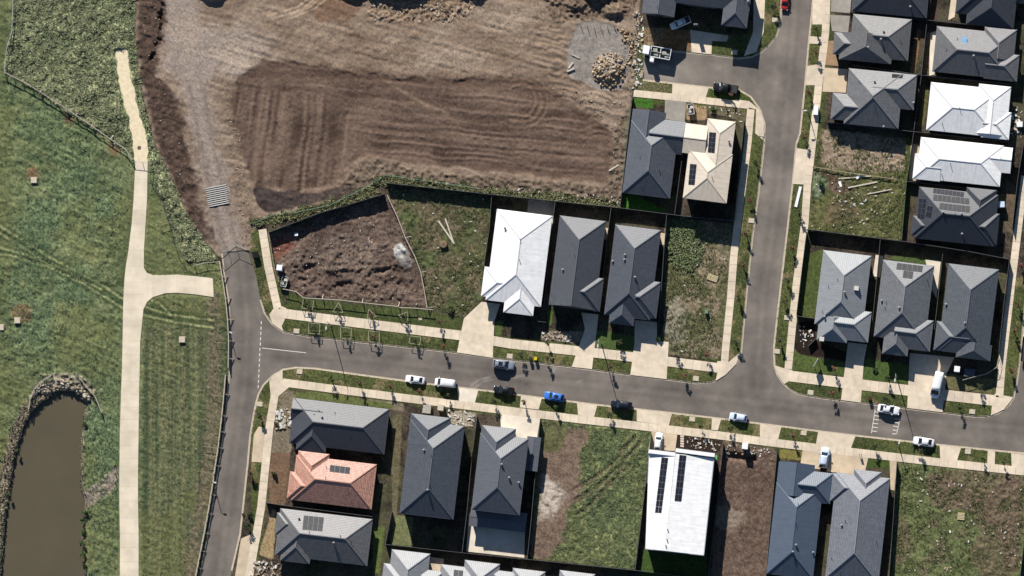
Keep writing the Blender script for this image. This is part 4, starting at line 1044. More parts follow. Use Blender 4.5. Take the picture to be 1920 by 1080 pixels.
def build_houses():
    house('house', 'house with charcoal tiled roof north of the terracotta roof', [(552,746,720,852,'x','hh'), (550,746,604,795,'x','gb'), (563,774,610,849,'y','bh')], R_CHAR, WALLR, ang=6.8, vents=((598,769,'d'),(628,773,'d'),(604,782,'w'),(657,816,'d')))
    house('house', 'house with orange terracotta tiled hip roof', [(556,853,696,955,'x','hh'), (560,845,611,905,'y','hb'), (544,884,600,941,'x','hb')], R_TERRA, WALLR, ang=6.8, vents=((612,875,'d'),(610,895,'d'),(652,918,'d'),(582,935,'d'),(671,940,'d')), solar=[([(619,871.5),(657,876),(655.5,889),(617.5,884)], 4, 1)], cap=.8)
    house('house', 'grey roofed house just south of the terracotta roof', [(526,953,688,1061,'x','hh'), (520,961,590,1010,'x','hb'), (533,985,580,1057,'y','bh')], R_GREY, WALLB, ang=6.8, vents=((561,972,'w'),(638,1004,'d'),(580,997,'d'),(626,1018,'w'),(658,1015,'d'),(635,1036,'d')), solar=[([(569.5,966),(607.5,970),(604.5,996.5),(566.5,993)], 4, 2, SOLARG)])
    house('house', 'long two storey slate blue roofed house left of the terrace house', [(770,787,850,974,'y','hh'), (771,775,838,842,'y','hb')], R_SLATE, WALLB, eave=5.0, ang=6.8, vents=((795,844,'w'),(808,853,'d'),(806,908,'d'),(802,919,'w')))
    house('house', 'two storey slate blue roofed house with cream terrace behind', [(901,812,974,966,'y','hh'), (904,797,960,865,'y','hb'), (989,818,1007,884,'y','gg',2.7,.15), (884,950,984,998,'x','gg',2.6,.06)], R_SLATE2, WALLW, eave=5.0, ang=6.8, vents=((941,871,'w'),(955,896,'w'),(973,905,'w')))
    house('house', 'dark blue steel roofed half of the attached pair', [(1456,905,1524,1085,'y','hh'), (1461,865,1521,935,'y','gb'), (1500,881,1556,945,'x','bh')], R_BLUE, WALLB, ang=6.3, vents=((1496,944,'d'),(1492,980,'d'),(1493,1022,'w'),(1487,1035,'w'),(1525,1036,'w')))
    house('house', 'slate grey roofed half of the attached pair beside the grassy lot', [(1569,886,1647,1094,'y','hh'), (1561,887,1612,945,'x','hb'), (1602,880,1646,940,'y','hb')], RM('pewter_tile', (136, 140, 149)), WALLB, ang=6.3, vents=((1585,976,'d'),(1578,985,'w'),(1643,1014,'d'),(1559,1046,'d'),(1575,1074,'d')))
    # box house with low skillion roofs behind parapets
    box_house()
    # row at the bottom edge
    house('house', 'pale grey hip roof at the bottom edge nearest the grey roofed house', [(735,1030,792,1160,'y','hh'), (720,1056,770,1160,'y','hb'), (780,1066,822,1160,'y','hb')], R_PALE, WALLB, ang=6.8)
    house('house', 'pale grey bottom edge roof with a dark panel block', [(872,1050,925,1160,'y','hh'), (827,1058,890,1160,'y','hb'), (920,1068,962,1160,'y','hb')], R_PALE, WALLB, ang=6.8, solar=[([(851,1068),(869,1070),(867,1090),(849,1088)], 2, 2, SOLARG)])
    house('house', 'small pale roof at the bottom edge below the cream terrace', [(962,1065,1012,1160,'y','hh')], R_PALE, WALLB, ang=6.8)
    house('house', 'pale grey roof at the bottom edge below the green lot', [(1050,1069,1106,1160,'y','hh')], R_PALE, WALLB, ang=6.8)
    # middle row
    house('house', 'white roofed house at the west end of the middle row', [(932,392,1014,575,'y','hh'), (909,500,966,563,'x','hb'), (952,520,999,592,'y','bh')], R_WHITE, WALLB, pitch=.28, eave=3.1, ang=7.2, vents=((974,487,'d'),(975,448,'d'),(947,428,'w')), cap=.8)
    house('house', 'dark grey tiled house between the white roof and the ribbed roof', [(1050,404,1115,582,'y','hg'), (1058,513,1124,584,'x','hh')], RM('graphite_tile', (90, 94, 102)), WALLB, eave=3.1, ang=7.2, vents=((1077,477,'d'),(1055,506,'w')))
    house('house', 'charcoal ribbed tile house beside the empty corner lot', [(1154,421,1218,600,'y','hh'), (1165,520,1230,597,'x','hh'), (1146,570,1187,611,'y','bh')], RM('ribbed_charcoal_tile', (92, 97, 107)), WALLB, eave=3.1, ang=7.2, vents=((1172,478,'w'),(1171,487,'w'),(1191,520,'w'),(1195,533,'d'),(1149,490,'w')))
    house('house', 'slate grey roofed house joined to the beige two storey house', [(1184,226,1256,372,'y','hh'), (1187,204,1241,275,'y','gb'), (1222,221,1278,290,'x','bg')], RM('slate_tile', (102, 108, 118)), WALLG, eave=2.6, ang=7.2, vents=((1200,293,'d'),(1236,318,'d'),(1204,349,'d')))
    house('house', 'beige steel roofed two storey house with two solar arrays', [(1292,279,1362,381,'y','hh'), (1327,222,1364,350,'y','hb'), (1286,231,1321,291,'x','gb')], R_BEIGE, WALLB, pitch=.26, eave=5.3, ang=7.2, vents=((1335,332,'d'),(1367,265,'w')), solar=[([(1330,247.5),(1343,248.5),(1340,287),(1327,285.5)], 2, 4), ([(1294,307),(1306.5,308),(1302.5,347),(1290.5,346)], 2, 4)], cap=.85)
    # top centre
    house('house', 'grey roofed building at the top edge beside the white tipper truck', [(1222,-60,1404,22,'x','hh'), (1214,-60,1264,32,'y','bg'), (1362,-30,1400,52,'y','bh')], RM('lead_tile', (104, 108, 116)), WALLG, eave=4.8, ang=7.0, vents=((1232,12,'d'),(1403,3,'w')))
    # east column, left row
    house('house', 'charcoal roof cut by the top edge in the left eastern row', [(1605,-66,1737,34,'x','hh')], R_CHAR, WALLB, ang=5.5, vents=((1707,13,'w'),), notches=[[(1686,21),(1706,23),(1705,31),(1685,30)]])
    house('house', 'grey tiled hip roof second from the top in the left eastern row', [(1600,26,1702,114,'x','hh'), (1565,60,1622,107,'x','hb'), (1578,60,1670,120,'y','bh')], RM('ash_tile', (124, 124, 125)), WALLR, ang=5.5, vents=((1657,59,'w'),(1652,74,'w'),(1628,89,'w'),(1688,75,'d')))
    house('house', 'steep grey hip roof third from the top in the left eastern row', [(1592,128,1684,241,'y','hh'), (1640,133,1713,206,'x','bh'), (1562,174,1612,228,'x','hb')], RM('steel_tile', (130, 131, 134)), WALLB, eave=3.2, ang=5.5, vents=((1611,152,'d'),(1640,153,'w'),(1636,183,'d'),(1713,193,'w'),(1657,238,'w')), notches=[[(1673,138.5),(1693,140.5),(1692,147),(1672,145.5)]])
    # east column, right row
    house('house', 'dark hip roof cut by the top right corner', [(1800,-60,1902,36,'x','hh'), (1818,-20,1900,54,'y','bh')], R_DARK, WALLB, ang=6.0, vents=())
    house('house', 'sliver of dark roof at the right edge near the top', [(1906,-50,1990,14,'x','hh')], R_DARK, WALLB, ang=6.0)
    house('house', 'charcoal hip roof with a pale blue skylight', [(1757,49,1893,149,'x','hh'), (1847,50,1900,115,'y','hb'), (1850,97,1906,153,'x','bh')], RM('cinder_tile', (122, 122, 125)), WALLB, ang=6.0, vents=((1808.5,78,'s'),(1826,105,'w'),(1795,72,'d'),(1774,92,'d'),(1827,130,'d'),(1867,136,'d')))
    house('house', 'white roofed house directly south of the skylight roof', [(1746,154,1868,257,'x','hh'), (1836,157,1886,255,'y','hb'), (1845,206,1891,262,'x','bh')], R_WHITE, WALLW, pitch=.28, ang=6.0, vents=((1799,202,'d'),(1767,232,'d')), cap=.8)
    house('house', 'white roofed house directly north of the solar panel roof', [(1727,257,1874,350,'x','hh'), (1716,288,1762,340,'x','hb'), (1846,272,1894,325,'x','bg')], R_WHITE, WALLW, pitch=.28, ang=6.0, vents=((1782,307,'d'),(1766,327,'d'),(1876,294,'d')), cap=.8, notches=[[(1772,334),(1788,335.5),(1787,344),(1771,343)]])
    solar4 = [([(1750,353),(1808,360.5),(1807,369.5),(1749,362)], 8, 1), ([(1750,364),(1817.5,372),(1817.5,383),(1749,375.5)], 8, 1, SOLARG), ([(1762,380),(1819,386.5),(1818,399),(1760.5,392)], 7, 1, SOLARG), ([(1723,372),(1738,373),(1733,410),(1720,408)], 2, 4, SOLAR), ([(1740,385),(1749,387),(1746,408),(1735,406)], 2, 2, SOLAR)]
    house('house', 'charcoal roof carrying rows of solar panels', [(1724,350,1862,462,'x','hh'), (1813,351,1864,405,'y','hb'), (1826,396,1868,460,'x','bh'), (1712,404,1762,446,'x','hb')], R_DARK, WALLB, ang=6.0, vents=((1769,398,'w'),(1791,401,'d'),(1803,401,'w'),(1804,439,'w')), solar=solar4)
    # lower right row
    house('house', 'pale grey steel roof at the west end of the lower right row', [(1544,469,1617,618,'y','hh'), (1566,577,1627,642,'x','bh'), (1537,592,1587,643,'y','bh')], RM('dove_steel', (150, 154, 158), 'steel', .5), WALLB, eave=3.1, ang=7.0, vents=((1570,523,'d'),(1553,536,'d'),(1584,548,'w'),(1606,541,'b'),(1542,583,'d'),(1546,594,'w'),(1541,636,'b')))
    house('house', 'grey roof with a T shaped solar block in the lower right row', [(1656,487,1734,642,'y','hh'), (1681,593,1743,659,'x','bh'), (1659,622,1701,668,'y','bh')], RM('storm_tile', (128, 131, 136)), WALLB, eave=3.1, ang=7.0, vents=((1653,564,'w'),(1661,566,'d'),(1659,576,'d'),(1686,577,'w'),(1739,526,'d')), solar=[([(1682,492.5),(1731,498.5),(1729,510.5),(1680,505)], 5, 1, SOLARG), ([(1694,507),(1713,509),(1711,523),(1692,520.5)], 2, 1, SOLARG)])
    house('house', 'blue grey roof at the east end of the lower right row', [(1779,494,1853,668,'y','hh'), (1757,602,1815,664,'x','hb'), (1796,640,1856,677,'y','bh')], RM('harbour_tile', (100, 106, 114)), WALLB, eave=3.1, ang=7.0, vents=((1774,571,'w'),(1809,606,'w'),(1828,634,'d')))

def box_house():
    th = math.radians(6.8); e = 6.0
    outl = [(1216,842),(1266,848.5),(1267.5,840),(1340,849.5),(1319.5,1041),(1210,1029),(1220,906),(1211,905)]
    ctr = W(1275, 940, 0); root = empty('house', ctr); tag(root, 'flat white roofed box house with two long solar strips', 'house')
    inv = -ctr
    P = [W(u, v, e) for u, v in outl]
    wp = [p.lerp(W(1275, 940, e), .02) for p in P]
    wo = MB().prism([p + inv for p in wp], -.1, e - .25).build('wall', WALLG, root)
    # two low planes meeting along a ridge
    a, b = W(1266.5, 846, e), W(1247, 1033, e); rz = Vector((0, 0, .55))
    white = R_WHITE
    for pts in ([W(1217, 849, e), W(1266, 855, e) + rz, b + rz, W(1210, 1029, e)], [W(1267, 851, e) + rz, W(1339, 859, e), W(1319.5, 1041, e), b + rz + Vector((.004, 0, .006))]):
        ud = (pts[3] - pts[0]).normalized(); m = MB(); k = [p + inv for p in pts] + [p + inv - Vector((0, 0, .3 if p.z < e + .2 else .85)) for p in pts]
        m.add(k, [(0, 1, 2, 3), (7, 6, 5, 4), (0, 4, 5, 1), (1, 5, 6, 2), (2, 6, 7, 3), (3, 7, 4, 0)])
        o = m.build('roof', white, root); fix_normals(o)
        uvl = o.data.uv_layers.new(name='UVMap')
        for lp in o.data.loops:
            co = o.data.vertices[lp.vertex_index].co; uvl.data[lp.index].uv = (co.dot(ud), co.dot(Vector((-ud.y, ud.x, 0))))
    cp = mat('parapet_white', A(250, 250, 250), .6, .03)
    for p_, q_, w_ in (((1216,846), (1266,852), 7), ((1267,844), (1340,853.5), 7)):
        s_ = W(*p_, e + .5) + inv; t_ = W(*q_, e + .5) + inv; s_.z -= .35; t_.z -= .35; MB().bar(s_, t_, w_ * S, .9).build('parapet', cp, root)
    for p_, q_ in (((1339,856), (1319.5,1040)), ((1319.5,1041), (1210,1029))):
        s_ = W(*p_, e) + inv; t_ = W(*q_, e) + inv; MB().bar(s_, t_, .18, .34).build('gutter', mat('box_gutter', A(190, 194, 200), .5, .05), root)
    sx = W(1341, 858, 3.0) + inv; MB().box((sx.x, sx.y, 3.4), (.9, .9, .12), -th).build('green_awning', mat('green_awning', A(96, 190, 96), .7, .1), root)
    v_ = [root.location]
    def plane_z(pts, u, v):
        n_ = (pts[1] - pts[0]).cross(pts[3] - pts[0]); d = ray(u, v); t = (pts[0] - CAM).dot(n_) / d.dot(n_); return CAM + d * t
    pl1 = [W(1217, 849, e), W(1266, 855, e) + rz, b + rz, W(1210, 1029, e)]; pl2 = [W(1267, 851, e) + rz, W(1339, 859, e), W(1319.5, 1041, e), b + rz]
    for pl_, qd, nc, nr in ((pl1, [(1240.5,857),(1253,858.5),(1240.5,962.5),(1228,961.5)], 2, 9), (pl2, [(1274,852.5),(1287,854),(1277.5,940),(1264.5,939)], 2, 7)):
        n_ = (pl_[1] - pl_[0]).cross(pl_[3] - pl_[0]).normalized(); n_ = n_ if n_.z > 0 else -n_
        Q = [plane_z(pl_, *p) + n_ * .1 for p in qd]
        for r_ in range(nr):
            for k_ in range(nc):
                bl = lambda s_, t_: Q[0].lerp(Q[1], s_).lerp(Q[3].lerp(Q[2], s_), t_)
                g_ = .025; cs = [bl((k_ + g_) / nc, (r_ + g_) / nr), bl((k_ + 1 - g_) / nc, (r_ + g_) / nr), bl((k_ + 1 - g_) / nc, (r_ + 1 - g_) / nr), bl((k_ + g_) / nc, (r_ + 1 - g_) / nr)]
                for nm, ins, off, mt, par in (('solar_panel', 0, 0, PANELF, root), ('cell_sheet', .05, .012, SOLAR, None)):
                    cc = sum(cs, Vector()) / 4; c2 = [c_.lerp(cc, ins) + n_ * off for c_ in cs]
                    f = MB().add([c_ + inv for c_ in c2] + [c_ + inv - n_ * (.04 if not ins else .006) for c_ in c2], [(0, 1, 2, 3), (7, 6, 5, 4), (0, 4, 5, 1), (1, 5, 6, 2), (2, 6, 7, 3), (3, 7, 4, 0)]).build(nm, mt, par or last)
                    fix_normals(f); last = f
    for u, v in ((1252,993),(1251,1012),(1248.5,1023)):
        p = plane_z(pl1, u, v) + inv; MB().tube([p, p + Vector((0, 0, .5))], [.12, .12], 8).build('vent_pipe', VENTD, root)
# ------------------------------------------------------------------ fences
F_DARK = mat('dark_steel_sheet', A(58, 60, 64), .5, .08, 2.0); F_CAP = mat('steel_rail', A(98, 100, 104), .5, .08)
F_GREY = mat('grey_paling', A(134, 124, 110), .9, .2, 3.0); TIMBER = mat('weathered_timber', A(168, 152, 130), .9, .2, 4.0); TIMBER2 = mat('grey_weathered_timber', A(172, 164, 150), .9, .2, 4.0)
STEELP = mat('galvanised', A(176, 176, 172), .4, .1, 3.0); ORANGE = mat('orange_mesh', A(196, 120, 88), .8, .2, 2.0); FRESH = mat('fresh_pine', A(206, 190, 150), .85, .12, 4.0)
PALE = mat('pale_timber', A(206, 196, 178), .85, .12, 4.0); DKMET = mat('dark_metal', A(60, 62, 64), .5, .1)
ROADT = mat('pale_roadside_timber', A(198, 184, 168), .9, .2, 4.0)
_fp = {}
def fence(line, label, h=1.8, m=None, cap=True, step=2.4, name='fence'):
    m = m or F_DARK
    P = resample([W(u, v) for u, v in line], step)
    root = empty(name, P[0]); tag(root, label, 'fence')
    for a, b in zip(P[:-1], P[1:]):
        L = round((b - a).length, 2); key = (L, h, m.name)
        if key not in _fp:
            mb = MB(); n = max(3, int(L / .2)); pts = []
            # trapezoid-ribbed sheet
            for i in range(n + 1):
                x = L * i / n; y = .018 if i % 2 else -.018
                pts.append((x, y))
            for (x0, y0), (x1, y1) in zip(pts[:-1], pts[1:]):
                mb.add([(x0, y0, .05), (x1, y1, .05), (x1, y1, h - .04), (x0, y0, h - .04)], [(0, 1, 2, 3)])
            me = mb.mesh('fence_panel', m)
            cp = MB().box((L / 2, 0, h - .02), (L, .07, .06)).mesh('top_rail', F_CAP if cap else m)
            ps = MB().box((0, 0, h / 2 + .01), (.08, .08, h)).mesh('fence_post', F_CAP if cap else m)
            _fp[key] = (me, cp, ps)
        me, cp, ps = _fp[key]; rz = math.atan2(b.y - a.y, b.x - a.x); loc = a - P[0]; loc.z = .05
        o = inst('fence_panel', me, root, loc, (0, 0, rz)); inst('top_rail', cp, o); inst('fence_post', ps, root, loc, (0, 0, rz))
    return root

def post_fence(line, label, step=2.2, h=1.2, rails=(1.1,), m=None, pw=.10, rw=.06, brace=0, mesh=None, name='fence', jit=0.0, cat='fence', endpost=True):
    m = m or TIMBER2
    P = resample([W(u, v) for u, v in line], step); rr = random.Random(hash(label) % 1000 if False else len(label))
    root = empty(name, P[0]); tag(root, label, cat)
    pm = MB().box((0, 0, h / 2), (pw, pw, h)).mesh('post', m)
    for i, p in enumerate(P):
        u_, v_ = p.x / S + 960, 540 - p.y / S
        inst('post', pm, root, p - P[0] + Vector((rr.uniform(-jit, jit), rr.uniform(-jit, jit), 0)), (rr.uniform(-.05, .05), rr.uniform(-.05, .05), 0))
        if i and rails:
            for rz in rails:
                MB().bar(P[i - 1] - P[0] + Vector((0, 0, rz)), p - P[0] + Vector((0, 0, rz + rr.uniform(-.03, .03) * (jit > 0))), rw, rw).build('rail', m, root)
            if brace and i % brace == 0:
                d = (p - P[i - 1]).normalized(); n_ = Vector((-d.y, d.x, 0)) * (1 if brace > 0 else -1)
                MB().bar(p - P[0] + Vector((0, 0, h * .85)), p - P[0] + n_ * 1.1 + Vector((0, 0, .1)), rw, rw).build('brace', m, root)
            if mesh:
                a, b = P[i - 1] - P[0], p - P[0]; MB().bar(a.lerp(b, .02) + Vector((0, 0, h * .45)), b.lerp(a, .02) + Vector((0, 0, h * .45)), .015, h * .8).build('mesh_sheet', mesh, root)
    return root

def build_fences():
    D = [
     ([(725,345),(925,367),(1165,392)], 'long dark fence between the earthworks and the middle row of houses', 1.9),
     ([(1165,392),(1290,408),(1376,416)], 'dark fence behind the beige house above the corner lot', 1.8),
     ([(505,438),(600,402),(722,366)], 'dark fence along the north side of the rubble lot', 1.9),
     ([(923,372),(919,430),(909,498)], 'dark fence down the west side of the white middle row house', 1.8),
     ([(1042,381),(1034,450),(1021,575)], 'dark fence between the white roof and the dark grey tiled house', 1.8),
     ([(1147,392),(1139,450),(1126,575)], 'dark fence between the dark grey tiled house and the ribbed roof', 1.8),
     ([(1251,405),(1246,470),(1236,616)], 'dark fence between the ribbed roof house and the corner lot', 1.8),
     ([(1187,183),(1179,250),(1164,388)], 'dark fence between the earthworks and the slate grey house', 1.8),
     ([(1281,290),(1266,404)], 'dark fence between the slate grey house and the beige house', 1.8),
     ([(1396,228),(1386,330),(1378,414)], 'dark fence along the footpath east of the beige house', 1.8),
     ([(1514,432),(1640,448),(1705,456),(1820,474),(1892,488)], 'long dark fence behind the lower right row of houses', 1.9),
     ([(1513,436),(1505,500),(1494,592)], 'dark fence along the footpath west of the lower right row', 1.8),
     ([(1494,594),(1530,599)], 'short dark side fence in front of the mulched garden', 1.6),
     ([(1651,452),(1643,540),(1634,625)], 'dark fence between the pale grey steel roof and the T panel roof', 1.8),
     ([(1768,478),(1757,580),(1748,655)], 'dark fence between the T panel roof and the blue grey roof', 1.8),
     ([(1893,490),(1884,560),(1873,662)], 'dark fence east of the blue grey roof', 1.8),
     ([(1757,-60),(1738,46)], 'dark fence at the top between the two eastern rows', 1.8),
     ([(1738,48),(1728,142)], 'dark fence beside the skylight roof house', 1.8),
     ([(1728,144),(1714,246)], 'dark fence between the steep grey roof and the white roof', 1.8),
     ([(1714,248),(1700,345),(1691,452)], 'dark fence between the littered lot and the solar panel house', 1.8),
     ([(1594,25),(1738,40),(1908,58)], 'dark fence behind the topmost eastern roofs', 1.8),
     ([(1598,124),(1728,143),(1896,160)], 'dark fence south of the skylight roof', 1.8),
     ([(1552,231),(1714,249),(1892,268)], 'dark fence north of the littered lot', 1.8),
     ([(1702,342),(1876,362)], 'dark fence between the white roof and the solar panel roof', 1.8),
     ([(1921,262),(1908,340),(1898,430)], 'dark fence along the right edge path', 1.7),
     ([(736,960),(724,1022)], 'pale fence between the grey roofed house and the green yard', 1.7, F_GREY),
     ([(724,1022),(870,1038),(990,1050)], 'dark fence behind the two slate blue houses', 1.8),
     ([(990,1050),(1195,1071),(1330,1088)], 'dark fence along the south side of the green lot', 1.8),
     ([(500,944),(540,950),(700,970)], 'dark fence between the terracotta roof and the grey roof', 1.8),
     ([(896,782),(886,860),(877,960),(868,1037)], 'dark fence between the two slate blue houses', 1.8),
     ([(1014,788),(1006,880),(997,980),(990,1048)], 'dark fence between the terrace house and the green lot', 1.9),
     ([(1222,815),(1212,905),(1192,1068)], 'dark fence west of the box house', 1.8),
     ([(1357,832),(1347,930),(1328,1090)], 'dark fence east of the box house', 1.8),
     ([(1458,846),(1450,930),(1436,1090)], 'grey fence between the bare lot and the attached pair', 1.8, F_GREY),
     ([(1682,868),(1677,950),(1667,1090)], 'dark fence between the attached pair and the grassy lot', 1.9),
     ([(1922,1000),(1912,1090)], 'short dark fence in the bottom right corner', 1.8),
     ([(1010,604),(1025,606)], 'short dark fence beside the white house front yard', 1.5),
     ([(1530,636),(1516,650)], 'short pale gate panel beside the mulched garden', 1.2, PALE),
    ]
    for d in D: fence(d[0], d[1], d[2], d[3] if len(d) > 3 else None)
    # park and roadside fences
    post_fence([(28,-60),(24,60),(14,92),(10,136)], 'wire fence down the far left edge of the weeds', 2.4, 1.3, (1.25,), STEELP, .1, .11)
    post_fence([(10,137),(60,163),(110,195),(160,228),(208,262),(236,280),(250,301)], 'slanting post and rail fence between the weeds and the lawn', 2.4, 1.4, (1.3,), TIMBER2, .14, .17, 4)
    post_fence([(250,304),(286,308)], 'low rail barrier across the park path', 2.2, 1.2, (1.15,), STEELP, .09, .07, name='path_barrier', cat='barrier')
    post_fence([(286,310),(282,335),(304,370),(316,412),(332,470),(346,492)], 'thin dark fence between the weeds and the strip of lawn', 2.2, 1.2, (1.1,), DKMET, .08, .09)
    post_fence([(300,424),(320,418)], 'short rail sticking out from the thin dark fence', 2.2, 1.1, (1.05,), TIMBER, .09, .08, name='rail_barrier', cat='barrier')
    post_fence([(365,499),(386,494),(412,492)], 'pale rail fence beside the road end gate', 2.4, 1.2, (1.15,), PALE, .1, .09)
    post_fence([(413,492),(418,520),(424,560),(428,600),(430,640),(429,690)], 'upper run of braced timber roadside fence beside the park', 1.9, 1.25, (1.2, .75, .35), ROADT, .16, .17, 2, jit=.09)
    post_fence([(424,704),(421,740),(417,780),(410,840),(402,890)], 'middle run of braced timber roadside fence beside the park', 1.9, 1.25, (1.2, .75, .35), ROADT, .16, .17, 2, jit=.09)
    post_fence([(402,894),(394,945),(384,1000),(374,1050),(362,1110)], 'lower run of braced timber roadside fence beside the park', 1.9, 1.25, (1.2, .75, .35), ROADT, .16, .17, 2, jit=.09)
    for i, ln in enumerate(([(404,643),(424,644)], [(397,741),(422,745)], [(384,838),(410,841)])):
        post_fence(ln, ('upper', 'middle', 'lower')[i] + ' timber stub rail running off the roadside fence', 2.0, 1.0, (.95,), TIMBER, .1, .08, name='stub_rail', cat='rail')
    post_fence([(98,704),(82,714),(66,730),(58,750),(55,768)], 'timber rail fence curving round the left of the pond head', 1.7, 1.3, (1.2, .7), TIMBER2, .14, .16)
    post_fence([(150,709),(165,728),(180,745),(188,765),(192,775)], 'timber rail fence curving round the right of the pond head', 1.7, 1.3, (1.2, .7), TIMBER2, .14, .16)
    # gate across the road end
    post_fence([(414,482),(442,459),(466,470)], 'wire gate across the end of the road at the haul track', 2.6, 1.9, (1.85, .3), STEELP, .08, .06, name='wire_gate', cat='gate')
    # temporary fencing round the open lots
    post_fence([(727,367),(745,405),(761,447),(779,482),(790,512),(796,542),(802,578)], 'temporary mesh fence between the rubble lot and the grassy lot', 2.2, 1.4, (1.35,), PALE, .08, .12, 4)
    post_fence([(532,543),(556,548),(571,560),(640,564),(700,571),(748,576)], 'crooked temporary fence along the street side of the rubble lot', 2.2, 1.4, (1.35,), PALE, .08, .12, 4)
    post_fence([(750,578),(780,579),(812,582)], 'loose end of the temporary fence by the grassy lot', 2.2, 1.3, (1.25,), PALE, .08, .12)
    post_fence([(504,436),(510,470),(516,505),(524,530)], 'site fence along the footpath beside the rubble lot', 2.2, 1.7, (1.65, .3), TIMBER, .09, .07)
    post_fence([(1873,672),(1869,690),(1850,702),(1812,712),(1806,714)], 'bent site fence in front of the blue grey roof', 2.2, 1.6, (1.55, .3), PALE, .07, .07)
    post_fence([(1524,313),(1580,323),(1640,331),(1682,337)], 'low timber rail across the littered lot', 2.6, .6, (.55,), TIMBER, .1, .14)
    post_fence([(1187,0),(1190,60),(1192,110)], 'thin site fence at the east side of the earthworks', 2.4, 1.6, (1.55,), TIMBER, .07, .06)
    post_fence([(722,329),(800,340),(900,354)], 'green silt fence along the north side of the weeds', 2.2, .7, (.65,), mat('silt_cloth', A(120, 160, 140), .9, .1), .07, .07)
    post_fence([(480,418),(515,402),(560,398),(620,385),(690,350),(718,333)], 'curved green silt fence below the earthworks', 2.2, .7, (.65,), mat('silt_cloth'  , A(120, 160, 140)), .07, .07)

# ------------------------------------------------------------------ vehicles
TYRE = mat('tyre_rubber', (.018, .018, .018), .85, .1); RIM = mat('wheel_rim', (.35, .35, .36), .35, .05, metal=.6); CGLASS = mat('car_glass', (.012, .015, .02), .06, .05, spec=.6)
LAMPM = mat('lamp_lens', (.75, .75, .72), .15, .05); TAILM = mat('tail_lens', (.35, .02, .02), .3, .05); TRIM = mat('black_trim', (.02, .02, .022), .6, .1)
def paint_mat(name, c): return mat('paint_' + name, c, .25, .03, .5, spec=.5)
PW = paint_mat('white', (.62, .63, .64)); PB = mat('paint_black', (.008, .009, .011), .35, .03, .5, spec=.25); PS = paint_mat('silver', (.17, .19, .23)); PBL = paint_mat('blue', (.035, .13, .42)); PR = paint_mat('red', (.35, .025, .02)); PLB = paint_mat('light_blue', (.42, .49, .60)); PG = paint_mat('dark_grey', (.05, .055, .06)); PNB = mat('paint_night_blue', (.008, .011, .018), .35, .03, .5, spec=.25)
KINDS = {  # length, width, body stations (x, halfwidth, ztop), glasshouse (x, halfwidth, z) x4
 'sedan': (4.75, 1.86, [(-2.37,.68,.74),(-2.25,.82,.93),(-1.6,.91,.99),(-.6,.93,.98),(.8,.93,.97),(1.5,.91,.92),(2.1,.84,.82),(2.37,.62,.66)], [(-1.85,.74,.97),(-1.05,.60,1.42),(.25,.61,1.45),(1.15,.76,.95)]),
 'hatch': (4.25, 1.78, [(-2.12,.74,.80),(-2.02,.84,.98),(-1.4,.88,1.0),(-.4,.89,1.0),(.8,.89,.99),(1.35,.87,.95),(1.9,.80,.84),(2.12,.58,.68)], [(-2.0,.74,1.0),(-1.55,.62,1.45),(.25,.62,1.49),(1.05,.75,.97)]),
 'suv': (4.75, 1.92, [(-2.37,.78,.92),(-2.27,.90,1.10),(-1.5,.95,1.13),(-.4,.96,1.12),(.9,.96,1.11),(1.5,.94,1.06),(2.1,.86,.96),(2.37,.66,.80)], [(-2.2,.80,1.12),(-1.75,.68,1.66),(.35,.68,1.70),(1.15,.80,1.09)]),
 'van': (4.9, 1.9, [(-2.45,.88,1.0),(-2.4,.93,1.15),(-1.5,.95,1.15),(-.4,.95,1.15),(.9,.95,1.14),(1.7,.93,1.10),(2.2,.85,1.0),(2.45,.64,.8)], [(-2.42,.86,1.14),(-2.3,.78,1.92),(.95,.78,1.95),(1.75,.80,1.10)]),
 'longvan': (5.7, 2.0, [(-2.85,.93,1.0),(-2.8,.98,1.2),(-1.5,1.0,1.2),(-.4,1.0,1.2),(1.2,1.0,1.18),(2.0,.98,1.12),(2.6,.88,1.0),(2.85,.66,.8)], [(-2.83,.92,1.18),(-2.75,.84,2.2),(1.3,.84,2.22),(2.1,.86,1.14)]),
 'ute': (5.2, 1.88, [(-2.6,.90,.92),(-2.55,.92,.98),(-1.5,.93,.98),(-.4,.94,1.05),(.9,.94,1.08),(1.6,.92,1.05),(2.3,.84,.95),(2.6,.64,.78)], [(-.75,.78,1.06),(-.55,.68,1.66),(.55,.68,1.70),(1.3,.80,1.06)]),
}
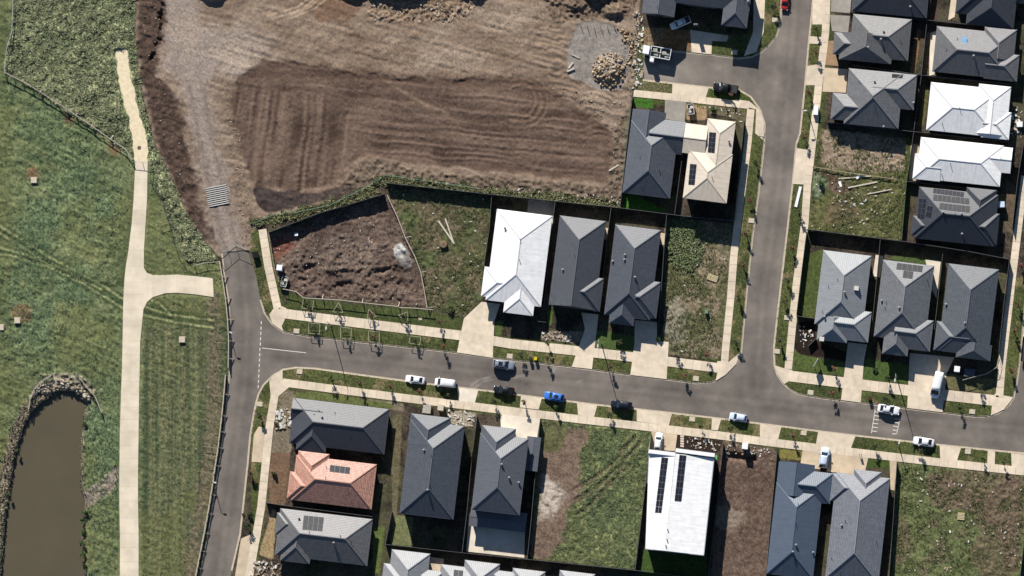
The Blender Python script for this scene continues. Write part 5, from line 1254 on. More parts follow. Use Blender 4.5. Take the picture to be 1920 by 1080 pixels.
def car(kind, paint, rear, front, label, z=0.0, sunroof=False, rack=False, roofmat=None, name='parked_car', cat='car'):
    L, Wd, st, gh = KINDS[kind]
    a, b = W(*rear), W(*front); c = (a + b) / 2; sc_ = (b - a).length / L; sc_ = min(max(sc_, .88), 1.12)
    rz = math.atan2(b.y - a.y, b.x - a.x)
    root = empty(name, (c.x, c.y, z), rz); tag(root, label, cat, 'vehicles parked on the streets and driveways')
    root.scale = (sc_, sc_, sc_)
    rings = []
    for x, w, zt in st:
        zb = .28 if abs(x) < L * .44 else .38
        half = [(-w * .86, zb), (-w, zb + .14), (-w * 1.0, zb + (zt - zb) * .62), (-w * .95, zt - .05), (-w * .80, zt), (-w * .3, zt + .025)]
        ring = [(x, y, zz) for y, zz in half] + [(x, -y, zz) for y, zz in half[::-1]]
        rings.append(ring)
    body = MB().loft(rings).build('body', paint, root, True); fix_normals(body)
    g = []
    for x, w, zt in gh: g.append((x, w, zt))
    rings = [[(x, -w, zt), (x, w, zt)] for x, w, zt in g]
    (x0, w0, z0), (x1, w1, z1), (x2, w2, z2), (x3, w3, z3) = g
    xm0, xm1 = x1, x2; wb = max(w0, w3) + .02; zb = min(z0, z3) - .02
    v = [(x0, -w0, z0), (x0, w0, z0), (x1, -w1, z1), (x1, w1, z1), (x2, -w2, z2), (x2, w2, z2), (x3, -w3, z3), (x3, w3, z3), (x1, -wb, zb), (x1, wb, zb), (x2, -wb, zb), (x2, wb, zb)]
    van = kind in ('van', 'longvan')
    MB().add(v, [(4, 6, 7, 5)]).build('windscreen', CGLASS, root)
    MB().add(v, [(0, 2, 3, 1)]).build('rear_window', paint if kind == 'longvan' else CGLASS, root)
    for s_, f in (('l', [(0, 8, 2), (8, 10, 4, 2), (10, 6, 4)]), ('r', [(1, 3, 9), (9, 3, 5, 11), (11, 5, 7)])):
        MB().add(v, f).build('side_window', paint if van else CGLASS, root)
    # roof skin with a slight crown and pillars
    e = .035
    r = []
    for k_ in range(6):
        t = k_ / 5; x = x1 - .06 + (x2 + .06 - x1 + .06) * t; w = w1 + (w2 - w1) * t + e; zz = z1 + (z2 - z1) * t + .01 + .03 * math.sin(math.pi * t)
        r.append([(x, -w, zz - .05), (x, w, zz - .05), (x, w * .92, zz + .015), (x, 0, zz + .035), (x, -w * .92, zz + .015)])
    ro = MB().loft(r).build('roof', roofmat or paint, root, True); fix_normals(ro)
    for s_ in (-1, 1):
        MB().bar((x2, s_ * w2, z2), (x3, s_ * (w3 + .01), z3), .09, .06).build('pillar', paint, root)
        MB().bar((x1, s_ * w1, z1), (x0, s_ * (w0 + .01), z0), .12, .08).build('pillar', paint, root)
        MB().bar(((x1 + x2) / 2, s_ * (w1 + .012), z1 - .02), ((x1 + x2) / 2 - .05, s_ * (wb + .004), zb + .03), .09, .02).build('pillar', paint, root)
        MB().box((x3 - .25, s_ * (wb + .2), z3 + .08), (.16, .24, .15)).build('mirror', paint, root)
        MB().box((L / 2 - .16, s_ * .62, .70 if not van else .85), (.2, .34, .14), s_ * -.35).build('headlight', LAMPM, root)
        MB().box((-L / 2 + .05, s_ * .70, .82), (.12, .26, .18), s_ * .2).build('tail_light', TAILM, root)
    if kind == 'ute':
        MB().add([(-2.45, -.76, 1.0), (-.85, -.76, 1.0), (-.85, .76, 1.0), (-2.45, .76, 1.0), (-2.45, -.76, 1.012), (-.85, -.76, 1.012), (-.85, .76, 1.012), (-2.45, .76, 1.012)], [(0, 3, 2, 1), (4, 5, 6, 7), (0, 1, 5, 4), (1, 2, 6, 5), (2, 3, 7, 6), (3, 0, 4, 7)]).build('tray_liner', TRIM, root)
    if sunroof: MB().box(((x1 + x2) / 2 + .1, 0, z2 + .045), (.95, .8, .03)).build('sunroof', CGLASS, root)
    if rack:
        for s_ in (-1, 1): MB().bar((x1 + .1, s_ * .52, z2 + .06), (x2 - .1, s_ * .52, z2 + .06), .05).build('roof_rail', TRIM, root)
    MB().box((L / 2 - .02, 0, .5), (.08, 1.3, .18)).build('grille', TRIM, root)
    tm, rm = wheel_meshes()
    for sx in (-1, 1):
        for sy in (-1, 1):
            o = inst('wheel', tm, root, (sx * L * .295, sy * (Wd / 2 - .13), .33)); inst('rim', rm, o)
    return root
_wm = []
def wheel_meshes():
    if not _wm:
        _wm.append(MB().tube([(0, -.11, 0), (0, -.09, 0), (0, .09, 0), (0, .11, 0)], [.29, .33, .33, .29], 16).mesh('tyre', TYRE))
        _wm.append(MB().tube([(0, -.118, 0), (0, .118, 0)], [.20, .20], 12).mesh('rim', RIM))
    return _wm

def build_vehicles():
    car('suv', PS, (925,682), (965,687), 'silver blue car on the north kerb near the wheelie bins', rack=True, sunroof=True)
    car('sedan', PW, (797,715), (761,710), 'white sedan parked behind the white van, leftmost on the street')
    car('van', PW, (855,721), (816,716), 'short white van between the white sedan and the bright driveway')
    car('sedan', PB, (965,735), (926,730), 'black car next to the bright concrete driveway')
    car('suv', PBL, (1058,748), (1021,741), 'bright blue car with dark sunroof', sunroof=True)
    car('suv', PNB, (1185,763), (1146,757), 'black car under the street lamp shadow')
    car('hatch', PLB, (1401,786), (1368,780), 'pale blue hatchback parked on the south kerb')
    car('sedan', PW, (1646,765), (1687,772), 'white sedan stopped beside the painted road hump')
    car('sedan', PW, (1752,832), (1712,826), 'white sedan on the south kerb beside the grassy lot')
    car('longvan', PW, (1763,699), (1751,747), 'long white van in the driveway of the blue grey roof', z=.14)
    car('hatch', PLB, (1543,878), (1549,839), 'silver car in the driveway of the attached pair', z=.14, roofmat=PLB)
    car('hatch', PW, (1233,845), (1237,812), 'white hatchback in the driveway of the box house', z=.14)
    car('ute', PB, (1384,170), (1338,162), 'black pickup parked in the short side street', cat='pickup')
    car('hatch', PR, (1474,-12), (1471,20), 'red car at the top edge of the north south street')
    car('ute', PW, (1290,38), (1262,50), 'white pickup in the shade of the grey roofed building', z=.1, cat='pickup')
    tipper(); trailer((1296,206), 96, 'small white open trailer beside the slate grey house driveway'); trailer((534,529), 75, 'white cage trailer standing in the rubble lot')
    box_truck()

def tipper():
    a = W(1212, 96); b = W(1258, 104); rz = math.atan2(b.y - a.y, b.x - a.x)
    root = empty('tipper_truck', W(1234, 102), rz); tag(root, 'white tipper truck at the closed end of the side street', 'truck', 'vehicles parked on the streets and driveways')
    MB().box((-2.5, .25, 1.55), (1.5, 1.95, 1.9), taper=.93).build('cab', PW, root)
    MB().add([(-3.27, -.6, 1.5), (-3.27, 1.1, 1.5), (-3.22, 1.05, 2.3), (-3.22, -.55, 2.3)], [(0, 1, 2, 3)]).build('windscreen', CGLASS, root)
    MB().box((0, 0, .75), (6.2, 1.0, .3)).build('chassis', TRIM, root)
    MB().box((.65, .15, 1.0), (4.3, 2.3, .15)).build('tray_floor', mat('tray_steel', A(120, 124, 122), .6, .3, 3), root)
    for y in (-1.0, 1.3): MB().box((.65, y, 1.55), (4.3, .12, 1.0)).build('tray_side', PW, root)
    for x in (-1.5, 2.8): MB().box((x, .15, 1.55), (.12, 2.2, 1.0)).build('tray_end', PW, root)
    MB().box((.6, .15, 1.55), (.12, 2.2, .9)).build('tray_divider', PW, root)
    for x, y, h in ((-.6, .6, .8), (-.3, -.5, .5), (1.4, .3, .6), (2.1, -.3, .9)):
        MB().box((x, y, 1.1 + h / 2), (.9, .7, h), .2).build('load_crate', mat('load', A(160, 168, 150), .8, .4, 2), root)
    MB().box((-.9, -1.7, 1.4), (.85, .9, 2.3)).build('side_locker', PW, root)
    MB().bar((-1.4, .2, 2.1), (2.6, .1, 2.25), .12).build('ladder_rack', STEELP, root)
    tm, rm = wheel_meshes()
    for x in (-2.4, 1.2, 2.1):
        for y in (-.95, 1.2): o = inst('wheel', tm, root, (x, y, .42), scale=(1.28, 1.3, 1.28)); inst('rim', rm, o)

def trailer(pos, deg, label):
    root = empty('trailer', W(*pos, .0) + Vector((0, 0, .12)), math.radians(deg)); tag(root, label, 'trailer')
    MB().box((0, 0, .55), (2.2, 1.3, .08)).build('floor', mat('trailer_floor', A(150, 146, 138), .7, .3, 3), root)
    for y in (-.65, .65): MB().box((0, y, .8), (2.2, .06, .45)).build('side', PW, root)
    for x in (-1.1, 1.1): MB().box((x, 0, .8), (.06, 1.3, .45)).build('end', PW, root)
    for x, y in ((-1.05, -.6), (-1.05, .6), (1.05, -.6), (1.05, .6)): MB().box((x, y, 1.1), (.06, .06, .7)).build('cage_post', STEELP, root)
    for y in (-.6, .6): MB().bar((-1.05, y, 1.45), (1.05, y, 1.45), .06).build('cage_rail', STEELP, root)
    MB().bar((1.1, 0, .5), (2.1, 0, .45), .1).build('drawbar', DKMET, root)
    for x, y, s_ in ((-.5, .2, .5), (.4, -.2, .6), (.1, .3, .35)): MB().box((x, y, .59 + s_ / 2), (s_, s_, s_), .3).build('load_box', mat('trailer_load', A(214, 206, 190), .8, .2), root)
    tm, rm = wheel_meshes()
    for y in (-.78, .78): o = inst('wheel', tm, root, (0, y, .32)); inst('rim', rm, o)

def box_truck():
    a = W(1925, 622); rz = heading(1915, 690, 1922, 620)
    root = empty('delivery_truck', W(1926, 652), rz); tag(root, 'white truck cut by the right edge', 'truck', 'vehicles parked on the streets and driveways')
    MB().box((2.9, 0, 1.35), (1.7, 2.1, 1.9), taper=.94).build('cab', PW, root)
    MB().box((-.6, 0, .85), (5.0, 2.2, .16)).build('tray_floor', mat('dark_tray', A(52, 54, 58), .7, .2), root)
    for y in (-1.08, 1.08): MB().box((-.6, y, 1.1), (5.0, .08, .4)).build('tray_side', PG, root)
    MB().box((1.95, 0, 1.6), (.1, 2.1, 1.4)).build('headboard', PG, root)
    MB().add([(3.76, -.9, 1.5), (3.76, .9, 1.5), (3.70, .85, 2.15), (3.70, -.85, 2.15)], [(0, 1, 2, 3)]).build('windscreen', CGLASS, root)
    MB().box((0, 0, .6), (6.4, .9, .25)).build('chassis', TRIM, root)
    tm, rm = wheel_meshes()
    for x in (2.6, -1.6):
        for y in (-.95, .95): o = inst('wheel', tm, root, (x, y, .42), scale=(1.28, 1.3, 1.28)); inst('rim', rm, o)
# ------------------------------------------------------------------ trees, plants, street furniture, debris
def leaf_material(name, c1, c2):
    m = mat(name, c1, .8, .2, 2.5, col2=c2); return m
LEAFS = {'red': leaf_material('red_brown_leaf', A(120, 80, 64), A(156, 112, 90)), 'green': leaf_material('young_green_leaf', A(70, 84, 46), A(112, 122, 74)), 'dark': leaf_material('dark_leaf', A(58, 68, 44), A(92, 98, 62)), 'brown': leaf_material('dry_brown_leaf', A(104, 88, 66), A(132, 114, 88)), 'lush': leaf_material('lush_leaf', A(66, 94, 44), A(104, 130, 68))}
BARK = mat('bark', A(104, 88, 72), .9, .2, 6.0); STAKE = mat('garden_stake', A(168, 148, 116), .9, .15, 5.0)
def crown_mesh(seed, r, h, z0, n, mt, squash=1.0, ls=.16):
    rr = random.Random(seed); m = MB()
    cl = [(rr.gauss(0, r * .42), rr.gauss(0, r * .42), z0 + h * rr.random(), r * rr.uniform(.3, .55)) for _ in range(9)]
    for k in range(n):
        cx, cy, cz, cr = cl[k % 9]
        d = Vector((rr.gauss(0, 1), rr.gauss(0, 1), rr.gauss(0, 1))).normalized() * cr * rr.random() ** .4
        p = Vector((cx, cy, cz)) + d
        if p.z < .12: p.z = .12 + rr.random() * .1
        a = Vector((rr.gauss(0, 1), rr.gauss(0, 1), rr.gauss(0, .6))).normalized() * ls * rr.uniform(.6, 1.3); b = a.cross(Vector((rr.gauss(0, 1), rr.gauss(0, 1), rr.gauss(0, 1)))).normalized() * ls * .45
        m.add([p - a, p + b, p + a, p - b], [(0, 1, 2, 3)])
    return m.mesh('crown', mt)
_tp = {}
def tree_proto(kind, var):
    key = (kind, var)
    if key not in _tp:
        rr = random.Random(var * 7 + len(kind)); h = rr.uniform(2.0, 3.0)
        tr = MB(); top = Vector((rr.uniform(-.1, .1), rr.uniform(-.1, .1), h))
        tr.tube([(0, 0, 0), top * .5, top], [.045, .035, .015], 6)
        for k in range(6):
            t = rr.uniform(.35, .9); s_ = top * t; a = rr.uniform(0, 6.28); tr.tube([s_, s_ + Vector((math.cos(a) * .4, math.sin(a) * .4, rr.uniform(.25, .5)))], [.018, .006], 4)
        cr = crown_mesh(var * 13 + 1, .58 if kind != 'dark' else .7, h * .55, h * .42, 240, LEAFS[kind])
        st = MB().tube([(.28, .1, 0), (.28, .1, 1.4)], [.025, .025], 5).mesh('stake', STAKE)
        _tp[key] = (tr.mesh('trunk', BARK), cr, st)
    return _tp[key]
ORD = ['first', 'second', 'third', 'fourth', 'fifth', 'sixth', 'seventh', 'eighth', 'ninth', 'tenth', 'eleventh', 'twelfth', 'thirteenth', 'fourteenth', 'fifteenth', 'sixteenth']
NOUN = {'red': 'red leaved sapling', 'green': 'green sapling', 'dark': 'dark bushy sapling', 'brown': 'dry brown sapling'}
def tree(u, v, kind, label, sc_=1.0, group='young street trees on the nature strips'):
    z = max(gz(u, v), .05)
    var = int(u * 3 + v) % 4; root = empty('street_tree', W(u, v, z), (u * 1.7 + v) % 6.28); tag(root, label, 'tree', group); root.scale = (sc_, sc_, sc_)
    t, c, s_ = tree_proto(kind, var); inst('trunk', t, root); inst('crown', c, root)
    inst('stake', s_, root); inst('stake', s_, root, (-.56, -.2, 0))
def bush(u, v, r, kind, label, h=None):
    z = max(gz(u, v), .05) - .05; root = empty('shrub', W(u, v, z)); tag(root, label, 'shrub')
    me = crown_mesh(int(u + v), r, h or r, .15, int(160 + 260 * r), LEAFS[kind], ls=.17); inst('foliage', me, root)
    MB().tube([(0, 0, 0), (0, 0, r * .6)], [.05, .02], 6).build('stem', BARK, root)

def build_trees():
    rows = [
     ('from the west on the south verge', [(623,713,'dark'),(676,720,'brown'),(734,726,'red'),(789,735,'red'),(842,743,'green'),(929,753,'dark'),(985,757,'brown'),(1042,765,'green'),(1145,780,'dark'),(1315,800,'green'),(1369,804,'dark'),(1487,818,'red'),(1641,837,'dark'),(1725,848,'dark'),(1844,861,'green'),(1882,868,'green')]),
     ('from the west on the north verge beyond the tree guards', [(825,604,'red'),(832,651,'red'),(978,668,'dark'),(1026,673,'brown'),(1146,690,'brown'),(1283,707,'red')]),
     ('from the west in the north front gardens', [(1028,646,'green'),(1162,644,'dark'),(1267,659,'dark'),(1325,667,'red')]),
     ('from the top, west verge of the north south street', [(1419,308,'dark'),(1407,378,'red'),(1400,441,'red'),(1394,498,'red'),(1387,563,'dark'),(1382,644,'dark')]),
     ('from the top, east verge of the north south street', [(1531,55,'green'),(1530,100,'red'),(1519,176,'red'),(1509,258,'red'),(1499,402,'dark'),(1486,466,'red'),(1477,528,'dark'),(1472,568,'dark'),(1464,640,'brown')]),
     ('from the west in front of the lower right row', [(1564,693,'red'),(1561,739,'red'),(1666,711,'dark'),(1660,748,'dark'),(1837,727,'dark'),(1799,764,'dark')]),
     ('from the top on the verge at the right edge', [(1916,500,'red'),(1910,573,'red'),(1902,621,'red'),(1897,696,'red')]),
     ('from the top on the west street verge', [(490,782,'dark'),(472,888,'red'),(468,984,'dark')]),
    ]
    for where, lst in rows:
        for i, (u, v, k) in enumerate(lst):
            tree(u, v, k, f'{ORD[i]} young street tree {where}', 1.0 if k != 'green' else .85)
    tree(1451, 13, 'dark', 'dark young tree at the top edge left of the red car', 1.1)
    tree(1371, 180, 'red', 'young tree on the verge beside the black pickup', .8)
    bush(1337, 206, .75, 'lush', 'round green shrub in the garden of the beige house')
    bush(515, 890, .7, 'dark', 'dark shrub west of the terracotta roof')
    bush(476, 905, .7, 'red', 'red brown shrub on the west street verge above the driveway pad', .7)
    bush(466, 966, .8, 'dark', 'large dark shrub low on the west street verge')
    bush(1236, 636, .55, 'lush', 'leafy shrub at the corner of the ribbed roof house drive')
    bush(1640, 694, .5, 'lush', 'leafy shrub in the lawn before the T panel roof')
    bush(520, 795, .5, 'green', 'low shrub beside the pile of sheeting')
    bush(845, 580, .75, 'green', 'green shrub on the edge of the grassy lot'); bush(1538, 345, .7, 'lush', 'pale leafy clump at the corner of the littered lot')
    for i, (u, v, r) in enumerate(((161,962,.55),(155,975,.6),(157,998,.65),(154,1018,.6),(156,1040,.65),(160,1062,.6),(158,795,.5),(34,845,.4),(20,930,.45))):
        bush(u, v, r, 'lush', ('%s green reed clump down the pond bank' % ORD[i]) if i < 6 else ('green clump by the pond head', 'green clump on the upper left pond bank', 'green clump on the lower left pond bank')[i - 6], .7)
    # timber tree guards
    G = [('square', [(580,606.5),(601,608),(600,627.5),(580,626)], 'first square tree guard frame on the verge from the west'), ('square', [(640,614),(660.5,617),(659,637),(639.5,635)], 'second square tree guard frame on the verge from the west'), ('square', [(692,621),(712.5,624),(712,644),(692,641)], 'third square tree guard frame on the verge from the west'), ('square', [(770,631),(790,633),(788,648),(768,644)], 'fourth square tree guard frame on the verge from the west'),
         ('square', [(570,561),(590,562),(587,581),(567,579)], 'square tree guard frame tucked under the crooked site fence'), ('triangle', [(625,586),(636,568),(644,587)], 'triangular tree guard frame nearest the west street'), ('triangle', [(690,599),(692,581),(707,594)], 'middle triangular tree guard frame'), ('triangle', [(748,592),(766,586),(765,606)], 'triangular tree guard frame nearest the grassy lot')]
    for i, (k, q, lab) in enumerate(G):
        P = [W(u, v, .1) for u, v in q]; c = sum(P, Vector()) / len(P); root = empty('tree_guard', c); tag(root, lab, 'tree guard', 'timber tree guards')
        for a, b in zip(P, P[1:] + P[:1]):
            MB().box((a.x - c.x, a.y - c.y, .6), (.08, .08, 1.2)).build('post', TIMBER2, root)
            for z in (1.12,): MB().bar(a - c + Vector((0, 0, z)), b - c + Vector((0, 0, z)), .10, .05).build('rail', TIMBER2, root)
        cu = sum(p[0] for p in q) / len(q); cv = sum(p[1] for p in q) / len(q)
        tree(cu, cv, ('dark', 'green', 'red', 'dark')[i % 4], lab.replace('tree guard frame', 'guard frame').replace('first', 'sapling inside the first').replace('second', 'sapling inside the second').replace('third', 'sapling inside the third').replace('fourth', 'sapling inside the fourth') if i < 4 else 'sapling inside the ' + lab, .9)

def lamp(u, v, h, arm, to, label, m=STEELP):
    p = W(u, v, .1); q = W(*to); d = (q - p); d.z = 0; d.normalize()
    root = empty('street_lamp', p); tag(root, label, 'street lamp', 'street lamps')
    MB().tube([(0, 0, 0), (0, 0, .5), (0, 0, h * .5), (0, 0, h)], [.13, .11, .085, .06], 10).build('pole', m, root)
    MB().tube([Vector((0, 0, h - .05)), d * arm * .5 + Vector((0, 0, h + .12)), d * arm + Vector((0, 0, h + .15))], [.05, .045, .04], 8).build('arm', m, root)
    e = d * (arm + .25) + Vector((0, 0, h + .15)); MB().box(tuple(e), (.75, .32, .13), math.atan2(d.y, d.x), .8).build('lantern', mat('lantern_grey', A(214, 212, 206), .5, .05), root)

def build_furniture():
    lamp(621, 611, 8.2, 1.3, (618,640), 'tall street lamp on the verge between the first and second square tree guards')
    lamp(1128, 645, 8.2, 1.2, (1124,680), 'tall street lamp on the lawn before the ribbed roof house')
    lamp(1682, 709, 8.2, 1.2, (1678,745), 'tall street lamp on the lawn before the T panel roof')
    lamp(431, 625, 2.9, .4, (446,630), 'short lamp post beside the upper roadside fence', DKMET)
    lamp(401, 907, 3.6, .5, (430,912), 'short lamp post beside the lower roadside fence', DKMET)
    lamp(1352, 168, 3.2, .3, (1352,150), 'slim lamp post behind the black pickup')
    lamp(1516, 212, 3.4, .3, (1500,212), 'slim lamp post on the east verge near the white cabinet')
    lamp(1686, 838, 3.4, .3, (1690,820), 'slim lamp post on the south verge left of the white sedan')
    PITM = mat('pit_lid', A(206, 194, 172), .9, .12, 2.0)
    pits = [(556,621,'on the verge left of the first square tree guard'),(562,697,'at the south west street corner'),(487,758,'on the west street verge below the corner'),(1305,710,'on the verge below the corner lot'),(1298,786,'on the south verge below the corner lot'),(1520,736,'on the verge left of the steel roofed house drive'),(1823,772,'on the verge right of the long white van'),(1457,659,'on the verge left of the mulched garden'),(1507,812,'on the south verge above the attached pair'),(1815,847,'on the south verge above the grassy lot'),(1409,414,'on the west verge of the north south street'),(1428,252,'on the verge beside the beige house'),(1377,98,'on the verge below the grey roofed building'),(1453,38,'on the verge left of the red car'),(956,668,'on the verge right of the silver blue car'),(1476,596,'on the verge left of the steel roofed house')]
    me = MB().box((0, 0, .06), (1.15, .95, .12), taper=.97).mesh('lid', PITM); fr = MB().box((0, 0, .03), (1.3, 1.1, .06)).mesh('frame', KERB)
    for u, v, w in pits:
        r = empty('drain_pit', W(u, v, .09), -math.radians(6.5)); tag(r, 'pale concrete drain lid ' + w, 'drain lid', 'drain lids'); inst('lid', me, r, (0, 0, .02)); inst('frame', fr, r)
    for u, v, w in ((64,338,'below the bare patch at the upper left'),(33,601,'right of the lid at the left edge'),(2,614,'cut by the left edge'),(342,637,'in the mown strip right of the path')):
        r = empty('drain_pit', W(u, v, max(.15, gz(u, v) + .05)), 0); tag(r, 'pale square access lid in the park ' + w, 'drain lid', 'park access lids'); inst('lid', me, r, (0, 0, .1), scale=(1.05, 1.3, 2.2)); inst('frame', fr, r, (0, 0, 0), scale=(1.1, 1.3, 2))
    o = MB().tube([(0, 0, 0), (0, 0, .04)], [.42, .42], 18).build('manhole_cover', mat('iron_cover', A(96, 84, 74), .7, .2)); o.location = W(261, 277, .09); tag(o, 'dark round manhole cover on the sandy path end', 'manhole cover')
    o = MB().tube([(0, 0, 0), (0, 0, .05)], [.42, .42], 18).build('manhole_cover', mat('concrete_cover', A(190, 178, 158), .8, .2)); o.location = W(788, 597, .13); tag(o, 'pale round cover in the grass by the grassy lot', 'manhole cover')
    # wheelie bins
    for (u, v, lid, lab) in ((995,674,A(40, 44, 40),'dark wheelie bin on the verge beside the yellow lidded bin'),(1005,673,A(226, 196, 20),'wheelie bin with a yellow lid on the verge'),(1631,748,A(70, 36, 32),'small dark bin standing on the verge in front of the T panel roof')):
        r = empty('wheelie_bin', W(u, v, .1), math.radians(-8)); tag(r, lab, 'bin'); MB().box((0, 0, .5), (.5, .6, .95), taper=1.14).build('body', mat('bin_green', A(36, 42, 38), .6, .1), r)
        MB().box((0, -.02, 1.0), (.62, .74, .08), taper=.94).build('lid', mat('lid_%d' % u, lid, .5, .05), r); MB().bar((-.25, .38, .95), (.25, .38, .95), .05).build('handle', TRIM, r)
        for s_ in (-.22, .22): MB().tube([(s_ - .03, .28, .12), (s_ + .03, .28, .12)], [.12, .12], 10).build('wheel', TYRE, r)
    # bollards by the ramp to the pond
    for k in range(3):
        r = empty('bollard', W(216.5, 872 + k * 15.5, .08)); tag(r, ('upper', 'middle', 'lower')[k] + ' of three bollards beside the park path', 'bollard', 'bollards beside the park path')
        MB().box((0, 0, .55), (.14, .14, 1.1)).build('post', DKMET, r); MB().box((0, 0, 1.13), (.17, .17, .06), taper=.6).build('cap', TIMBER2, r)
    # boards on posts
    for (u, v, h, lab, w, d) in ((1531,682,2.6,'white sale board on the lawn before the pale grey steel roof',2.0,.1),(1306,50,3.4,'raised sign board before the grey roofed building',.9,.1),(1613,852,1.4,'low board by the attached pair drive',.5,.1)):
        r = empty('sign_board', W(u, v, .1), math.radians(60 if u == 1531 else 0)); tag(r, lab, 'sign')
        for s_ in (-w * .4, w * .4): MB().box((s_, 0, h / 2), (.08, .08, h)).build('post', PALE, r)
        MB().box((0, .06, h * .72), (w, .05, h * .55)).build('board', PW, r)
    # white roadside cabinet, site boxes
    def boxthing(name, u, v, d, rz, m, lab, cat, lid=None):
        r = empty(name, W(u, v, .1), math.radians(rz)); tag(r, lab, cat); MB().box((0, 0, d[2] / 2), d, taper=.97).build('body', m, r); MB().box((0, 0, d[2] + .03), (d[0] * 1.04, d[1] * 1.04, .06)).build('lid', lid or m, r)
        MB().box((0, -d[1] / 2 - .01, d[2] * .5), (d[0] * .8, .03, d[2] * .75)).build('door', lid or m, r)
    boxthing('utility_cabinet', 1530, 208, (1.0, 1.9, 1.0), -6, PW, 'white cabinet on the path edge by the steep grey roof', 'cabinet')
    boxthing('portable_toilet', 526, 504, (1.15, 1.15, 2.2), -8, PW, 'white portable toilet in the rubble lot', 'toilet')
    boxthing('portable_toilet', 1795, 694, (1.15, 1.15, 2.3), -7, PW, 'white portable toilet in front of the blue grey roof', 'toilet')
    boxthing('portable_toilet', 1398, 838, (1.2, 1.3, 2.2), -7, PW, 'white portable toilet at the head of the bare lot', 'toilet')
    boxthing('portable_toilet', 828, 766, (1.2, 1.2, 2.2), -7, PALE, 'cream portable toilet beside the skip by the slate blue house', 'toilet')
    boxthing('rubbish_skip', 801, 767, (1.7, 1.9, .9), -7, PALE, 'full pale rubbish skip before the long slate blue house', 'skip', mat('skip_rubbish', A(176, 170, 160), .9, .4, 3))
    boxthing('rubbish_skip', 1818, 700, (2.2, 1.6, 1.1), -7, PG, 'dark rubbish skip in front of the blue grey roof', 'skip', mat('skip_rubbish2', A(96, 100, 108), .9, .4, 3))
    boxthing('black_tank', 480, 479, (1.3, 1.3, 1.1), 10, PB, 'black container beside the road end gate', 'container')
    boxthing('white_crate', 556, 440, (.7, .6, .5), 0, PW, 'small white crate against the rubble lot fence', 'crate')
    boxthing('water_tank', 1878, 385, (1.3, 1.2, 1.6), 0, PLB, 'pale tank beside the solar panel roof', 'tank')
    boxthing('white_crate', 1912, 234, (1.2, 1.1, .9), 0, PW, 'white crate beside the lower white roof at the right edge', 'crate')
    boxthing('green_box', 1325, 585, (.7, .8, .8), 0, mat('green_plastic', A(110, 140, 110), .6, .1), 'green plastic box on the corner lot', 'box')
    # cattle grid
    r = empty('wheel_wash_grid', W(408, 367, .05), heading(388, 352, 424, 345)); tag(r, 'steel rumble grid across the haul track', 'grid')
    MB().box((0, 0, .03), (4.5, 4.3, .06)).build('pit', mat('grid_pit', A(70, 64, 60), .9, .2), r)
    for k in range(10): MB().box((0, -2.0 + k * .445, .14), (4.5, .2, .16)).build('bar', mat('grid_steel', A(206, 204, 198), .5, .1), r)
    # long lengths of timber and pipe
    PL = [((822,414),(851,456),.35,'long pale beam on the grassy lot, the lower of two'),((835,410),(851,457),.3,'long pale beam on the grassy lot, the upper of two'),((1572,335),(1634,330),.25,'long pale plank across the top of the littered lot'),((1590,352),(1645,341),.3,'long pale plank slanting in the littered lot'),((1626,364),(1672,355),.22,'grey plank on the right of the littered lot'),((1492,388),(1501,350),.6,'white sheet of board on the east verge'),((1574,340),(1577,350),.5,'short white board in the dug soil'),((1606,335),(1612,328),.5,'white offcut in the weeds of the littered lot'),((1066,128),(1074,117),.4,'timber offcut beside the grey pad, upright one'),((1063,134),(1077,128),.35,'timber offcut beside the grey pad, lower one'),((1072,102),(1086,109),.2,'thin timber on the grey pad'),((1142,320),(1160,309),.35,'pale plank at the east end of the ploughed pad'),((661,612),(664,580),.2,'pale stick beside the triangular guard')]
    PL.pop()
    for a, b, w, lab in PL:
        z0 = max(gz(*a), gz(*b)) + .12; p = W(*a, z0); q = W(*b, z0); o = MB().bar(p - p, q - p, w, .14).build('plank', PALE if w < .45 else PW); o.location = p; tag(o, lab, 'plank')
    for k in range(6):
        p = W(1088 + k * 12.5, 46 + k * .6, .45); q = W(1093 + k * 12.5, 68 - abs(k - 2) * 3, .25); o = MB().bar(p - p, q - p, .12, .12).build('starter_bar', DKMET); o.location = p; tag(o, ORD[k] + ' dark bar from the left on the grey pad', 'bar', 'dark bars at the head of the grey pad')
    # pallets and flat rubbish
    def pallet(u, v, rz, lab, w=1.5, d=1.3):
        r = empty('pallet', W(u, v, gz(u, v) + .05), math.radians(rz)); tag(r, lab, 'pallet')
        for k in range(5): MB().box((0, -d / 2 + d * k / 4, .14), (w, d / 6, .04)).build('slat', FRESH, r)
        for x in (-w * .42, 0, w * .42): MB().box((x, 0, .06), (.1, d, .1)).build('bearer', FRESH, r)
    pallet(1802, 968, -5, 'slatted timber pallet on the grassy lot'); pallet(1336, 521, -20, 'tan timber pallet on the corner lot', 2.3, 1.1)
    r = empty('round_bale', W(832, 459, gz(832, 459)), 0); tag(r, 'brown round bundle on the grassy lot', 'bundle')
    MB().tube([(0, 0, 0), (0, 0, .15), (0, 0, .6), (0, 0, .75)], [.75, .85, .85, .7], 14).build('roll', mat('bale', A(132, 110, 88), .95, .25, 4), r); MB().tube([(0, 0, .75), (0, 0, .78)], [.25, .25], 10).build('core', mat('bale_core', A(96, 80, 64), .95, .2), r)
    # stepping stones in the mulched bed
    for k in range(5):
        o = MB().box((0, 0, .05), (.75, .4, .1), -.12).build('stepping_stone', CONC); o.location = W(1279, 818 + k * 4.6, .1); tag(o, ORD[k] + ' stepping stone from the top before the box house', 'paving stone', 'stepping stones before the box house')

